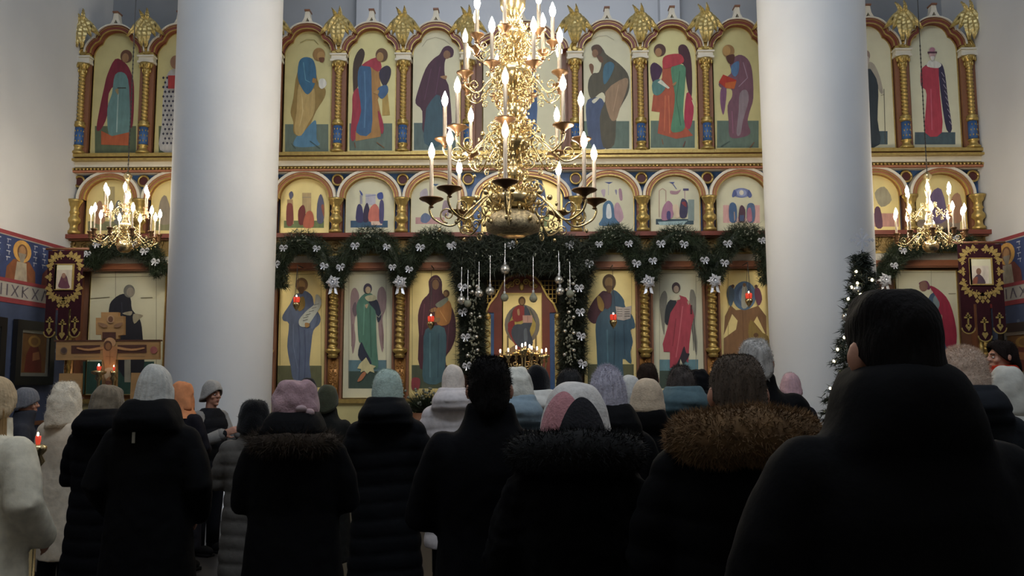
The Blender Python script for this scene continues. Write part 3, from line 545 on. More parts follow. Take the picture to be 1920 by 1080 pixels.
LOW = [
((519, 612, 506, 746), '#5a5c40 r 95,1275 495,1470\n#7a6a2a l 3 120,1270 120,460 490,448 490,1270\n#56627a s 300,620 350,602 410,650 430,740 482,830 475,900 420,960 400,1100 385,1260 392,1410 250,1410 215,1280 185,1100 200,900 150,870 145,820 210,720 250,640\n#46506a l 9 285,900 300,1100 290,1400\n#66728a l 9 240,900 240,1100 280,1300\n#46506a l 9 340,950 350,1150 340,1400\n#66728a s 380,780 450,820 440,900 400,940\n#8a7030 s 270,700 330,650 345,740 290,785\n#7a5a36 e 315,545 56,62\n#9a7644 e 312,548 33,42\n#5e4020 s 285,570 340,570 325,625 295,620\n#b8bcae s 440,640 472,645 492,720 430,830 360,920 300,917 293,860 360,780 430,720\n' + '\n'.join('#55564e l 4 %d,%d %d,%d' % (a, b, a + 45, b - 12) for a, b in ((425, 730), (405, 760), (380, 790), (350, 820), (330, 845), (325, 870))) + '\n#9a7644 s 345,890 385,895 380,925 350,930\n#9a7644 s 255,670 275,660 275,700 255,710', C4, 'gold standing icon of a bearded figure in grey blue unrolling a white scroll', 'g'),
((642, 740, 506, 746), '#56747e r 735,1225 1080,1325\n#34463f r 735,1325 1080,1480\n#84806e l 3 740,1480 740,450 1075,450 1075,1480\n#8a7474 s 752,700 765,600 800,575 832,640 822,720 790,900 800,1040 772,1170 757,900\n#8a7474 s 995,650 1012,580 1050,568 1078,640 1072,760 1042,850 1055,1000 1042,1160 1010,1000 1000,800\n#6e5050 l 5 775,900 765,1100\n#6e5050 l 5 1035,900 1050,1120\n#5a4a52 s 770,760 800,700 815,800 790,830\n#47705f s 840,665 900,620 960,640 982,720 985,900 992,1100 1002,1290 930,1270 860,1085 828,1050 815,850 808,740\n#5c8a76 l 10 880,720 870,1000\n#375c4e l 9 930,750 940,1200\n#22283a s 918,705 960,670 1002,700 1032,830 1000,885 978,780\n#22283a s 850,1062 885,1130 945,1255 880,1255 822,1180\n#b8b288 p 835,1260 895,1200 930,1262 985,1280 960,1300 970,1340 930,1325 905,1350 880,1322 845,1335 850,1305 815,1300\n#a06a4a s 865,1335 895,1345 855,1405 815,1415\n#b0ac8a s 885,655 965,638 985,680 915,695\n#a89474 s 885,730 915,720 900,760\n#3a3040 e 910,580 38,46\n#a89474 e 912,594 24,32\n#a0a494 l 4 985,820 1010,840 1040,790', C4, 'pale standing icon of a winged figure in a green robe with a dark sash', 'c'),
((766, 862, 506, 746), '#4c5440 r 1305,1270 1625,1480\n#7a6a2a l 3 1310,1270 1310,440 1700,432 1700,1270\n#4e2530 s 1457,520 1490,470 1540,463 1577,520 1582,620 1640,700 1692,820 1702,1000 1662,1120 1610,1200 1600,1310 1380,1300 1370,1000 1362,820 1400,690 1460,620\n#6a3a44 l 8 1420,720 1400,1000\n#6a3a44 l 8 1640,900 1620,1150\n#40606a s 1430,950 1600,935 1612,1200 1575,1420 1415,1420 1410,1200\n#567a84 l 12 1470,980 1470,1380\n#32505c l 10 1550,980 1540,1380\n#7a5a3c l 6 1478,520 1500,490 1540,490 1562,520\n#8a6440 e 1520,545 31,46\n#a87238 s 1515,790 1590,705 1640,690 1665,760 1642,895 1540,905\n#c09050 l 7 1560,780 1620,880\n#7c8270 s 1518,725 1580,680 1622,660 1632,690 1560,752\n#6a4a2a e 1617,625 28,33\n#9a7444 e 1612,630 18,22\n#9a7246 s 1470,770 1520,750 1530,780 1480,795\n#8a6a44 s 1495,850 1560,845 1550,880 1500,880\n#8a3a40 s 1305,1400 1340,1380 1380,1400 1370,1480 1310,1490', C4, 'gold standing icon of a maroon veiled woman holding a child', 'g'),
((1096, 1194, 506, 746), '#5a5c40 r 105,1262 520,1470\n#7a6a2a l 3 100,1262 100,420 500,416 500,1262\n#4e2a36 s 200,640 250,600 305,640 285,750 230,800 180,895 120,870 103,800 150,700\n#3a586a s 320,602 370,608 430,680 442,740 510,830 532,930 492,955 512,1060 492,1150 495,1260 420,1215 415,1420 220,1420 185,1100 178,900 220,800 300,720\n#4c7080 l 12 280,950 290,1380\n#2c4656 l 10 350,960 340,1380\n#2c4656 l 8 430,900 440,1180\n#54303a s 250,625 310,610 322,720 270,765\n#a0803e s 188,662 215,650 252,720 242,785 205,760\n#b4aca4 p 355,740 425,752 500,735 490,850 430,868 370,860\n' + '\n'.join('#5a5654 l 4 %d,%d %d,%d' % (a, b, a + 48, b) for a in (368, 436) for b in (768, 788, 808, 828)) + '\n#5a4226 e 298,522 60,72\n#8a6c40 e 296,528 37,50\n#6a4a28 s 268,560 325,560 310,615 282,612', D4, 'gold standing icon of a figure in blue and maroon with an open book', 'g'),
((1220, 1326, 506, 746), '#5c7f88 r 750,1220 1100,1320\n#3a4a40 r 750,1320 1100,1480\n#84806e l 3 752,1480 752,446 1080,446 1080,1480\n#77756a s 752,720 765,640 800,600 822,660 802,820 795,1000 772,900\n#77756a s 1025,620 1045,590 1065,610 1082,700 1072,900 1092,1060 1082,1190 1050,1000 1020,850\n#3c3a38 l 5 1060,850 1080,1150\n#3c3a38 l 5 1045,900 1060,1140\n#22282e s 815,730 860,678 905,700 892,800 840,905 798,880\n#9c3a48 p 930,640 990,660 1040,740 1065,830 1040,920 1020,1080 1010,1250 950,1190 900,1270 845,1300 845,1150 790,1150 780,1080 820,940 850,800 900,720\n#b45a64 l 10 960,740 930,1000 900,1200\n#7e2a38 l 9 900,850 870,1100\n#26202a s 973,1100 992,1160 1022,1170 985,1240 920,1272 903,1270 940,1190\n#c0bca4 s 845,655 920,638 935,680 860,685\n#c0bca4 p 940,1215 965,1275 930,1285\n#a4907c s 1000,700 1020,690 1015,730\n#4a1a20 r 1030,730 1045,810\n#3e2e30 e 900,570 38,46\n#a4907c e 902,586 24,32', D4, 'pale standing icon of a winged figure in a rose red robe', 'c'),
((1350, 1442, 506, 746), '#7e5c3c p 1330,1000 1340,830 1390,730 1440,775 1500,770 1540,770 1640,735 1712,830 1715,1010 1630,830 1600,880 1690,990 1730,1010 1730,1220 1330,1220 1330,1030 1440,950 1455,870 1405,810\n#86703a s 1570,860 1650,960 1728,1010 1728,1110 1560,1040\n#6a4a30 l 8 1500,780 1510,1200\n#5e4228 e 1620,1000 22,20\n#55708a e 1515,645 105,130\n#4a607a e 1515,645 78,98\n#6a84a0 e 1515,640 50,70\n#a8a898 s 1495,575 1515,545 1540,575 1545,740 1490,745\n#7a5a3a e 1515,548 14,18\n#4a6070 s 1368,570 1410,555 1425,650 1392,745 1358,650\n#5a4030 e 1412,560 14,16\n#6a3a4e s 1615,570 1655,590 1675,680 1640,735 1608,640\n#5a4030 e 1622,562 14,16\n#7a6a2a l 3 1370,1000 1370,418 1715,414', D4, 'gold standing icon of a blue mandorla above brown mountains', 'g'),
((160, 312, 507, 740), '#77735e l 3 605,1000 605,252 1055,245 1055,1000\n#77735e l 3 780,215 780,700\n#2c4a44 r 560,820 1040,1040\n#20222c s 735,470 765,400 830,363 880,390 892,470 942,530 962,640 965,900 830,920 740,700\n#30323e l 8 820,420 830,560\n#8a8a80 r 840,780 882,960\n#9a947e s 900,500 965,508 945,530 905,565\n#9a947e s 825,495 890,480 880,510\n#6c6c66 e 872,345 38,44\n#8a8478 e 880,352 26,32\n#77735e l 5 610,395 740,385\n#77735e l 5 950,390 1030,388', (0, 450, 3.6), 'wide pale icon of a grey haired monk in black behind the wooden cross', 'c'),
((1688, 1792, 507, 720), '#84806e l 2 480,640 480,236 790,236\n#84806e l 2 660,200 660,640\n#3a5068 s 638,390 700,338 715,450 742,600 748,670 690,670 650,560\n#6a7a80 s 670,380 700,360 710,440 685,460\n#8e2840 s 650,312 700,330 760,400 797,540 792,645 742,645 700,460 705,400\n#6a3050 s 592,300 612,283 640,285 655,320 640,330\n#7a5a50 e 618,312 24,28\n#9a8a78 s 690,470 720,470 715,510 695,512\n#84806e l 4 755,352 795,352', (1520, 430, 2.92), 'wide pale icon of a bowed figure in crimson beside the dark banner', 'c'),
]
for (a, b, c, d), txt, crop, lab, g in LOW:
    o = icon('icon', rect(a, b, c, d, YP), YP, GR[g], lab, group='standing icons of the lower tier')
    paint('painted_figure', crop, txt, o, onY(YP))
for k, (i, w2) in enumerate(((2, 'by the cross'), (10, 'by the spruce'), (1, ''), (11, ''))):
    if w2:
        bx = BAYS[i][0]; z1, z0 = zat(506, YP), zat(746, YP)
        o = icon('icon', [(bx - .39, z0), (bx - .39, z1), (bx + .39, z1), (bx + .39, z0)], YP, M_goldp, 'gold standing icon behind the white column ' + w2, group='standing icons of the lower tier')
        paint('painted_figure', (0, 0, 1), GEN, o, stock(i, YP, 520))
# ------------------------------------------------------------------ central portal
YPo = 13.7
PT = thing('altar_portal', (at(980, 700, YPo).x, YPo, ZS), 'maroon arched portal frame with blue side strips under the pine arch', 'portal')
P2 = lambda px, py, Y: (at(px, py, Y).x, at(px, py, Y).z)
zb = ZS
out = [P2(a, b, YPo) for a, b in ((912, 586), (918, 570), (930, 556), (936, 545), (942, 532), (952, 521), (965, 515), (978, 513), (991, 515), (1004, 521), (1014, 532), (1020, 545), (1026, 556), (1038, 570), (1045, 586))]
xa, xb = out[0][0], out[-1][0]
ins = [P2(a, b, YPo) for a, b in ((941, 700), (941, 549), (1016, 549), (1016, 700))]
m = MB(); zt = ins[1][1]
top = [p for p in out if p[1] >= zt]
m.prism(top, YPo, YPo + .08); m.box(ins[1][0], ins[2][0], YPo, YPo + .08, zt, top[0][1] + .005)
sl = [p for p in out if p[0] <= ins[1][0] + .001]; sr = [p for p in out if p[0] >= ins[2][0] - .001]
m.prism(sl + [ (ins[1][0], sl[-1][1]), (ins[1][0], zb), (sl[0][0] + .12, zb), (sl[0][0] + .12, sl[0][1])], YPo, YPo + .08)
m.prism(sr + [(sr[-1][0] - .12, sr[-1][1]), (sr[-1][0] - .12, zb), (ins[2][0], zb), (ins[2][0], sr[0][1])], YPo, YPo + .08)
m.build('arched_frame', M_red, PT)
MB().strip(out, -.012, .016, YPo - .03, YPo + .06).build('gold_rim', M_gold, PT)
for a, b in ((xa, xa + .12), (xb - .12, xb)):
    MB().box(a, b, YPo + .02, YPo + .09, zb, out[0][1]).build('blue_strip', M_blue, PT)
q = MB()
for sg in (-1, 1):
    for dx, dz, r0 in ((.07, .10, .055), (.16, .06, .05), (.22, .03, .035)):
        c = at(978, 535, YPo); q.tube(spiral((c.x + sg * dx, YPo - .02, c.z - .05 + dz), r0, .01, 0 if sg > 0 else PI, sg * 1.5, 16), .012, 5)
q.ell((at(978, 538, YPo).x, YPo - .02, at(978, 538, YPo).z), .04, .02, .06)
q.build('gilt_scrollwork', M_gold, PT, True)
# curtain behind, gilded side doors
MB().box(xa - .35, xb + .35, 14.15, 14.2, zb, zat(505)).build('altar_curtain', mat('dark_curtain', (.03, .02, .02), .8), PT)
for sg, px in ((-1, 914), (1, 1046)):
    x = xat(px, 600, 13.65)
    d = MB().box(x - .05, x + .05, 13.66, 13.74, zb, zat(590, 13.65)).build('gilt_side_post', M_goldo, PT)
    q = MB()
    q.ell((x, 13.65, zat(594, 13.65)), .055, .03, .06)
    for t in range(7):
        z = zat(605, 13.65) - t * .17; q.tube([(x + .04 * math.cos(a * PI / 6), 13.65, z + .05 * math.sin(a * PI / 6)) for a in range(13)], .011, 5)
    q.build('post_rosettes', M_gold, d, True)
for sg in (-1, 1):   # pierced gilded lattices beside the arch
    c = at(978 + sg * 50, 545, 13.85); q = MB()
    for t in range(6): q.box(c.x - .13, c.x + .13, 13.83, 13.85, c.z - .2 + t * .07, c.z - .19 + t * .07)
    for t in range(5): q.box(c.x - .12 + t * .06, c.x - .108 + t * .06, 13.83, 13.85, c.z - .2, c.z + .17)
    q.build('gilt_lattice', M_gold, PT)
o = icon('icon', rect(943, 1015, 550, 665, 13.72), 13.72, M_goldp, 'gold icon of an enthroned figure with an open book inside the arched portal', frame=True)
CT = (830, 420, 5.4)
paint('painted_figure', CT, '#7a7468 e 805,1020 178,205\n#b4a050 e 805,1020 138,165\n#5a5a50 s 668,1000 690,910 730,850 720,900 690,960\n#5a5a50 s 942,1000 920,910 880,850 890,900 920,960\n#7a6a4a r 650,1130 668,1290\n#7a6a4a r 935,1130 953,1290\n#8a7050 s 680,1260 805,1200 930,1260 960,1318 650,1318\n#8a2a2a s 665,1000 720,975 725,1040 668,1055\n#8a2a2a s 712,870 790,815 832,860 832,960 720,985\n#8a3030 s 690,1040 730,1110 785,1245 760,1265 660,1080\n#3a4452 s 830,830 882,890 905,1000 882,1080 915,1200 865,1260 760,1235 695,1110 730,1020 820,1000\n#56626e s 820,1080 850,1060 860,1180 830,1200\n#b08860 s 755,870 775,860 780,920 760,920\n#c09888 p 810,925 908,925 910,1000 812,1000\n#7a5a50 l 4 860,930 860,995\n#5e4426 e 803,780 36,46\n#8a6a40 e 803,786 24,32\n#6a5a30 l 3 615,715 995,715', o, onY(13.72))

# ------------------------------------------------------------------ pine garlands
def foliage(path, radii, n, ln, wd, flat=.75, mi=0):
    mb = MB(); k = len(path)
    mb.tube(path, [r * .42 for r in radii], 8)
    for _ in range(n):
        t = rnd.random() * (k - 1.001); i = int(t); f = t - i
        p = path[i].lerp(path[i + 1], f); r = radii[i] * (1 - f) + radii[i + 1] * f
        tg = (path[i + 1] - path[i]).normalized(); a = rnd.uniform(0, 2 * PI)
        u = tg.orthogonal().normalized(); v = tg.cross(u); d = u * math.cos(a) + v * math.sin(a); d.y *= flat
        q = p + d * r * rnd.uniform(.35, .95)
        mb.strand(q, d * .7 + Vector((rnd.gauss(0, .4), rnd.gauss(0, .3), rnd.gauss(-.1, .4))) + tg * rnd.choice((-.6, .6)), ln * rnd.uniform(.6, 1.3), wd)
    return mb
def pxpath(pts, Y, n=6): return spline([at(a, b, Y) for a, b in pts], n)
def bow_mesh(s):
    mb = MB()
    for sg in (-1, 1):
        for k, (tilt, L) in enumerate(((.25, 1.), (.75, .8))):
            lp = [(0, 0, 0)] + [(sg * L * s * (1 - math.cos(t * 2 * PI / 10)) / 2, -.25 * s * math.sin(t * PI / 10), .35 * s * math.sin(t * 2 * PI / 10) + tilt * s * .5 * math.sin(t * PI / 10)) for t in range(1, 11)]
            for a, b in zip(lp, lp[1:]):
                mb.add([(a[0], a[1] - .12 * s, a[2] - .14 * s), (a[0], a[1] + .12 * s, a[2] + .14 * s), (b[0], b[1] + .12 * s, b[2] + .14 * s), (b[0], b[1] - .12 * s, b[2] - .14 * s)], [(0, 1, 2, 3)])
        mb.add([(0, -.02, 0), (sg * .15 * s, -.04, 0), (sg * .55 * s, -.05, -.85 * s), (sg * .25 * s, -.05, -.95 * s)], [(0, 1, 2, 3)])
    mb.ell((0, -.03, 0), .16 * s, .12 * s, .16 * s, 8, 6); return mb
def rosette_mesh(s):
    mb = MB()
    for k in range(10):
        a = 2 * PI * k / 10; r = s * (1 if k % 2 else .8); c, q = math.cos(a), math.sin(a)
        mb.add([(0, -.02, 0), (r * .6 * c - q * .22 * s, -.09, r * .6 * q + c * .22 * s), (r * c, -.03, r * q), (r * .6 * c + q * .22 * s, -.09, r * .6 * q - c * .22 * s)], [(0, 1, 2, 3)])
        mb.add([(0, -.05, 0), (r * .35 * c - q * .14 * s, -.12, r * .35 * q + c * .14 * s), (r * .6 * c, -.1, r * .6 * q), (r * .35 * c + q * .14 * s, -.12, r * .35 * q - c * .14 * s)], [(0, 1, 2, 3)])
    for sg in (-1, 1): mb.add([(0, -.02, 0), (sg * .3 * s, -.04, -.1 * s), (sg * .6 * s, -.05, -1.5 * s), (sg * .2 * s, -.05, -1.35 * s)], [(0, 1, 2, 3)])
    mb.ell((0, -.1, 0), .14 * s, .1 * s, .14 * s, 8, 6); return mb
for key, f in (('bow', lambda: bow_mesh(.066)), ('rosette', lambda: rosette_mesh(.125))):
    me = f().mesh(key, None, False); me.materials.append(M_silver); arch_up[key] = me
def put(key, name, pos, parent, rz=0., sc=1.):
    o = link(name, arch_up[key], parent); o.location = Vector(pos) - ORIG[parent.name]; o.rotation_euler = (0, rz, 0); o.scale = (sc,) * 3; return o
def sprig(c, parent, n=20, rx=.17, rz=.09, size=.012):
    mb = MB()
    for _ in range(n):
        mb.ell((c.x + rnd.gauss(0, rx * .5), c.y - .12 + rnd.gauss(0, .03), c.z + rnd.gauss(0, rz * .5)), size * rnd.uniform(.6, 1.3), size, size * rnd.uniform(.7, 1.5), 5, 4)
    return tag(mb.build('frosted_berries', M_frost, parent, True), kind='stuff')
YG = 13.55
GARL = [
 ('pine swag garland nearest the cross side column over the blue grey saint', [(524, 540), (522, 505), (530, 475), (562, 452), (598, 468), (615, 505), (626, 535)], [(532, 465), (594, 466), (517, 496), (608, 499)], (626, 530), (562, 447)),
 ('pine swag garland over the pale icon of the green robed winged figure', [(628, 535), (640, 500), (660, 468), (696, 445), (730, 465), (745, 500), (750, 530)], [(639, 501), (666, 461), (725, 463), (736, 501)], (751, 530), (695, 444)),
 ('pine swag garland over the gold icon of the veiled woman with a child', [(752, 530), (765, 500), (785, 465), (812, 446), (838, 456), (856, 475)], [(767, 505), (788, 464), (845, 461)], None, (814, 442)),
 ('pine swag garland over the gold icon of the figure with an open book', [(1104, 475), (1118, 460), (1148, 440), (1178, 455), (1196, 490), (1212, 525)], [(1123, 458), (1179, 457), (1193, 494)], (1215, 529), (1149, 441)),
 ('pine swag garland over the pale icon of the rose robed winged figure', [(1216, 525), (1224, 490), (1240, 460), (1268, 442), (1302, 458), (1318, 490), (1334, 525)], [(1224, 489), (1239, 457), (1282, 458), (1321, 488)], (1339, 527), (1272, 444)),
 ('pine swag garland over the gold icon with mountains', [(1340, 525), (1348, 490), (1366, 458), (1392, 438), (1425, 452), (1436, 490), (1442, 530)], [(1358, 493), (1364, 457), (1428, 451)], None, (1396, 442)),
 ('pine swag garland behind the small chandelier over the grey haired monk icon', [(168, 500), (178, 480), (198, 465), (232, 458), (268, 468), (290, 485), (302, 515)], [(164, 476), (183, 458), (250, 457), (272, 471), (292, 491)], None, (225, 452)),
 ('pine swag garland behind the small chandelier over the crimson robed bowed figure', [(1652, 522), (1668, 500), (1690, 472), (1722, 456), (1760, 450), (1800, 452), (1828, 470)], [(1716, 447), (1692, 470), (1676, 498), (1790, 445)], (1657, 526), (1740, 448)),
]
for lab, pts, bows, big, crest in GARL:
    path = pxpath(pts, YG); c = at(crest[0], crest[1], YG)
    g = foliage(path, [.13 + .06 * math.sin(PI * i / (len(path) - 1)) for i in range(len(path))], 7500, .095, .0045).build('pine_garland', M_pine, None, origin=path[0], fix=False)
    tag(g, lab, 'garland', 'pine swag garlands on the icon screen')
    for b in bows: put('bow', 'bow', at(b[0], b[1], YG - .2), g, rnd.uniform(-.3, .3), rnd.uniform(.9, 1.15))
    if big: put('rosette', 'rosette_bow', at(big[0], big[1], YG - .17), g)
    sprig(c, g)
# great pine arch round the portal
YA = 13.45
PA = [(888, 698), (886, 650), (884, 600), (882, 550), (880, 505), (905, 477), (945, 470), (980, 468), (1015, 470), (1052, 477), (1080, 505), (1076, 550), (1074, 600), (1072, 650), (1074, 700)]
path = pxpath(PA, YA, 8); n = len(path)
rad = []
for i in range(n):
    t = abs(i / (n - 1) - .5) * 2
    rad.append(.35 - .02 * t if t < .36 else .35 - (t - .36) / .2 * .14 if t < .56 else .20)
g = foliage(path, rad, 30000, .13, .0055, .8)
# fuller brush along the top
for _ in range(9000):
    a = at(rnd.uniform(850, 1108), rnd.uniform(452, 510) , YA - .2 + rnd.uniform(-.15, .2))
    g.strand(a, (rnd.gauss(0, .6), rnd.gauss(-.1, .3), rnd.gauss(-.25, .5)), rnd.uniform(.09, .2), .006)
g = g.build('pine_arch', M_pined, None, origin=(path[0].x, YA, ZS), fix=False)
tag(g, 'great dark pine arch with silver ornaments framing the altar portal', 'garland')
for x, y in ((848, 461), (958, 459), (1104, 494), (1068, 460), (867, 538), (1086, 540), (868, 585), (1088, 585), (873, 632), (1089, 630), (876, 686), (1092, 682)): put('bow', 'bow', at(x, y, YA - .28), g, rnd.uniform(-.5, .5), 1.1)
for x in (888, 1070):
    for y in (522, 565, 605, 640, 672): sprig(at(x, y, YA - .12), g, 30, .10, .17, .016)
sprig(at(920, 478, YA - .3), g, 10, .5, .1, .012); sprig(at(1040, 478, YA - .3), g, 10, .5, .1, .012)
for y in (530, 545, 590, 625, 660):
    for x in (880, 896, 1064, 1078): p = at(x + rnd.uniform(-6, 6), y + rnd.uniform(-8, 8), YA - .25); MB().ell(p, .03, .03, .03, 10, 8).build('silver_ball', M_ball, g, True)
# hanging baubles
BB = [(947, 505, 455, .075, 'silver bauble on the longest plain thread left of the portal top', 0), (1000, 560, 480, .06, 'grey drop bauble before the portal icon, on the book side', 1), (946, 558, 482, .06, 'grey bauble before the gold portal icon, on the blessing hand side', 0), (919, 546, 478, .07, 'frosted bauble beside the gilt lattice over the blue strip', 0), (865, 563, 500, .065, 'pale matte bauble hanging by the icon of the woman with a child', 0), (877, 569, 505, .055, 'small grey bauble second from the icon of the woman with a child', 0), (898, 550, 490, .065, 'clear silver bauble hanging before the flowered pine leg', 0), (1048, 525, 470, .065, 'uppermost frosted bauble of the pair near the flowered leg', 0), (1050, 546, 490, .065, 'lower frosted bauble of the pair near the flowered leg', 0), (1069, 551, 490, .06, 'shiny silver bauble before the pine leg facing the open book icon', 0)]
for x, y, yt, r, lab, drop in BB:
    c = at(x, y, YA - .42); zt = at(x, yt, YA - .42).z
    b = MB(); b.lathe([(.002, -r), (r * .6, -r * .82), (r * .95, -r * .3), (r, 0), (r * .92, r * .4), (r * .6, r * (.85 if not drop else 1.0)), (.012, r * (1.02 if not drop else 1.7))], 16, c)
    b = b.build('bauble', M_ball if r > .06 else M_frost, None, True, origin=c)
    tag(b, lab, 'bauble', 'baubles hanging in the pine arch')
    MB().lathe([(.016, 0), (.018, .03), (.008, .035)], 8, (c.x, c.y, c.z + r * (1 if not drop else 1.6))).build('cap', M_silver, b)
    MB().tube([(c.x, c.y, c.z + r), (c.x, c.y + .05, zt)], .0035, 4).build('thread', M_silver, b)

# ------------------------------------------------------------------ hanging oil lamps before the icons
def oil_lamp(px, py, Y, ytop, lab, s=1.):
    c = at(px, py, Y); t = thing('oil_lamp', c, lab, 'lamp', 'hanging oil lamps')
    MB().lathe([(.02 * s, -.13 * s), (.006, -.12 * s), (.03 * s, -.10 * s), (.055 * s, -.05 * s), (.06 * s, -.02 * s), (.05 * s, -.0)], 14, c).build('brass_bowl', M_brass, t, True)
    MB().lathe([(.045 * s, 0), (.05 * s, .03 * s), (.052 * s, .07 * s), (.046 * s, .085 * s)], 14, c).build('ruby_glass', M_ruby, t, True)
    MB().ell((c.x, c.y - .012, c.z + .085 * s), .012, .012, .03, 8, 6).build('flame', M_flame, t, True)
    q = MB(); zt = at(px, ytop, Y).z
    for a in range(3):
        x, y = .055 * s * math.cos(a * 2.09 + .5), .055 * s * math.sin(a * 2.09 + .5); q.tube([(c.x + x, c.y + y, c.z), (c.x, c.y, c.z + .55 * s)], .004, 4)
    q.tube([(c.x, c.y, c.z + .55 * s), (c.x, c.y, zt)], .004, 4); q.tube([(c.x, c.y, zt), (c.x, 13.9, zt)], .008, 5)
    q.build('chain', M_iron, t)
oil_lamp(556, 567, 13.5, 497, 'red glass oil lamp hanging before the grey blue scroll saint')
oil_lamp(808, 603, 13.5, 498, 'red glass oil lamp hanging before the woman with a child')
oil_lamp(1150, 600, 13.5, 497, 'red glass oil lamp hanging before the figure with an open book')
oil_lamp(1404, 560, 13.5, 492, 'red glass oil lamp hanging before the mountain icon')

# ------------------------------------------------------------------ candle stand on the platform
YC = 12.75
c = at(985, 700, YC); cst = thing('candle_stand', (c.x, YC, ZS), 'gleaming gold many-branched candle stand below the portal icon', 'candle stand')
MB().lathe([(.26, 0), (.26, .04), (.1, .09), (.05, .2), (.06, .4), (.09, .5), (.05, .6), (.04, 1.05), (.1, 1.12), (.05, 1.2), (.04, zat(690, YC) - ZS)], 18, (c.x, YC, ZS)).build('stem', M_brass, cst, True)
for x, y in ((938, 668), (953, 666), (968, 661), (979, 657), (985, 655), (993, 659), (997, 662), (1007, 663), (1016, 668), (1024, 666)):
    p = at(x, y, YC - .12 + .1 * math.sin(x)); base = Vector((c.x, YC, zat(705, YC)))
    mid = Vector((p.x * .8 + c.x * .2, p.y, base.z - .02))
    a = MB().tube(spline([base, mid, p - Vector((0, 0, .1)), p - Vector((0, 0, .03))], 5), .013, 6).build('branch', M_brass, cst, True)
    MB().lathe([(.012, -.11), (.03, -.09), (.014, -.06), (.05, -.02), (.055, .0), (.04, .01)], 12, p).build('cup', M_brass, a, True)
    MB().lathe([(.016, 0), (.016, .05)], 8, p).build('candle', M_tube, a)
    MB().ell((p.x, p.y, p.z + .075), .012, .012, .026, 8, 6).build('flame', M_flame, a, True)
q = MB()
for k in range(9):
    a = k * .7; q.tube(spiral((c.x + .16 * math.cos(a), YC - .12, zat(690, YC) + .05 * math.sin(3 * a)), .06, .01, a, 1.5, 12), .009, 5)
q.build('gilt_scrollwork', M_brass, cst, True)

# flowers at the foot of the gold icons
for (x, y, lab) in ((800, 742, 'pot of white flowers and ferns below the woman with a child icon'), (1150, 745, 'pot of ferns below the open book icon')):
    Y = 13.1; p = at(x, y, Y); t = thing('flower_pot', (p.x, Y, ZS), lab, 'flowers')
    MB().lathe([(.16, 0), (.2, .3), (.22, p.z - ZS - .25)], 16, (p.x, Y, ZS)).build('pot', M_brown, t, True)
    q = MB()
    for _ in range(1500): q.strand((p.x + rnd.gauss(0, .05), Y + rnd.gauss(0, .05), p.z - .25), (rnd.gauss(0, .7), rnd.gauss(0, .5), rnd.uniform(.1, 1)), rnd.uniform(.2, .42), .01)
    tag(q.build('fern_leaves', M_pine, t, fix=False), kind='stuff')
    q = MB()
    for _ in range(26): q.ell((p.x + rnd.gauss(0, .12), Y - .15 + rnd.gauss(0, .05), p.z + rnd.uniform(-.2, .12)), .022, .02, .02, 6, 5)
    tag(q.build('blossoms', M_frost, t, True), kind='stuff')

# ------------------------------------------------------------------ chandeliers
def bulb_mesh(s, m):
    q = MB().lathe([(.010 * s, 0), (.018 * s, .015 * s), (.024 * s, .04 * s), (.021 * s, .065 * s), (.011 * s, .092 * s), (.002 * s, .115 * s)], 10)
    me = q.mesh('bulb', None, True, True); me.materials.append(m); return me
def pan_mesh(r):
    me = MB().lathe([(.012, -.10), (.03, -.09), (.015, -.075), (.03, -.055), (r * .5, -.03), (r * .9, -.008), (r, .004), (r * .97, .01), (r * .5, -.012), (.02, -.02)], 20).mesh('drip_pan', None, True, True); me.materials.append(M_pan); return me
def tube_mesh(r, h):
    me = MB().lathe([(r * 1.25, -.02), (r * 1.25, .01), (r, .015), (r, h)], 10).mesh('candle_tube', None, True, True); me.materials.append(M_tube); return me
def arm_mesh(R, dz, s, thick):
    # local: axis z, arm runs along +x; pan stands at (R, 0, 0); root at (.08 s, 0, dz)
    q = MB(); r0 = .09 * s
    main = spline([(r0, 0, dz + .05 * s), (R * .30, 0, dz + .09 * s), (R * .52, 0, dz - .10 * s), (R * .74, 0, -.34 * s), (R * .95, 0, -.27 * s), (R * 1.02, 0, -.15 * s), (R, 0, -.07 * s)], 7)
    q.tube(main, thick, 6)
    q.tube(spiral((R * .80, 0, -.20 * s), .11 * s, .02 * s, -PI / 2, 1.4, 18), thick * .7, 5)
    q.tube(spiral((R * .44, 0, dz - .16 * s), .12 * s, .02 * s, PI / 2, 1.5, 18), thick * .7, 5)
    q.tube(spiral((R * .30, 0, dz + .19 * s), .09 * s, .015 * s, -PI / 2, 1.4, 16), thick * .65, 5)
    q.tube(spiral((R * .60, 0, -.40 * s), .07 * s, .015 * s, PI * .9, -1.5, 14), thick * .6, 5)
    for a, zz in ((.36, dz - .30 * s), (.62, -.12 * s), (.9, -.40 * s)): q.ell((R * a, 0, zz), .022 * s, .022 * s, .03 * s, 6, 5)
    me = q.mesh('arm', None, True, True); me.materials.append(M_brass); return me
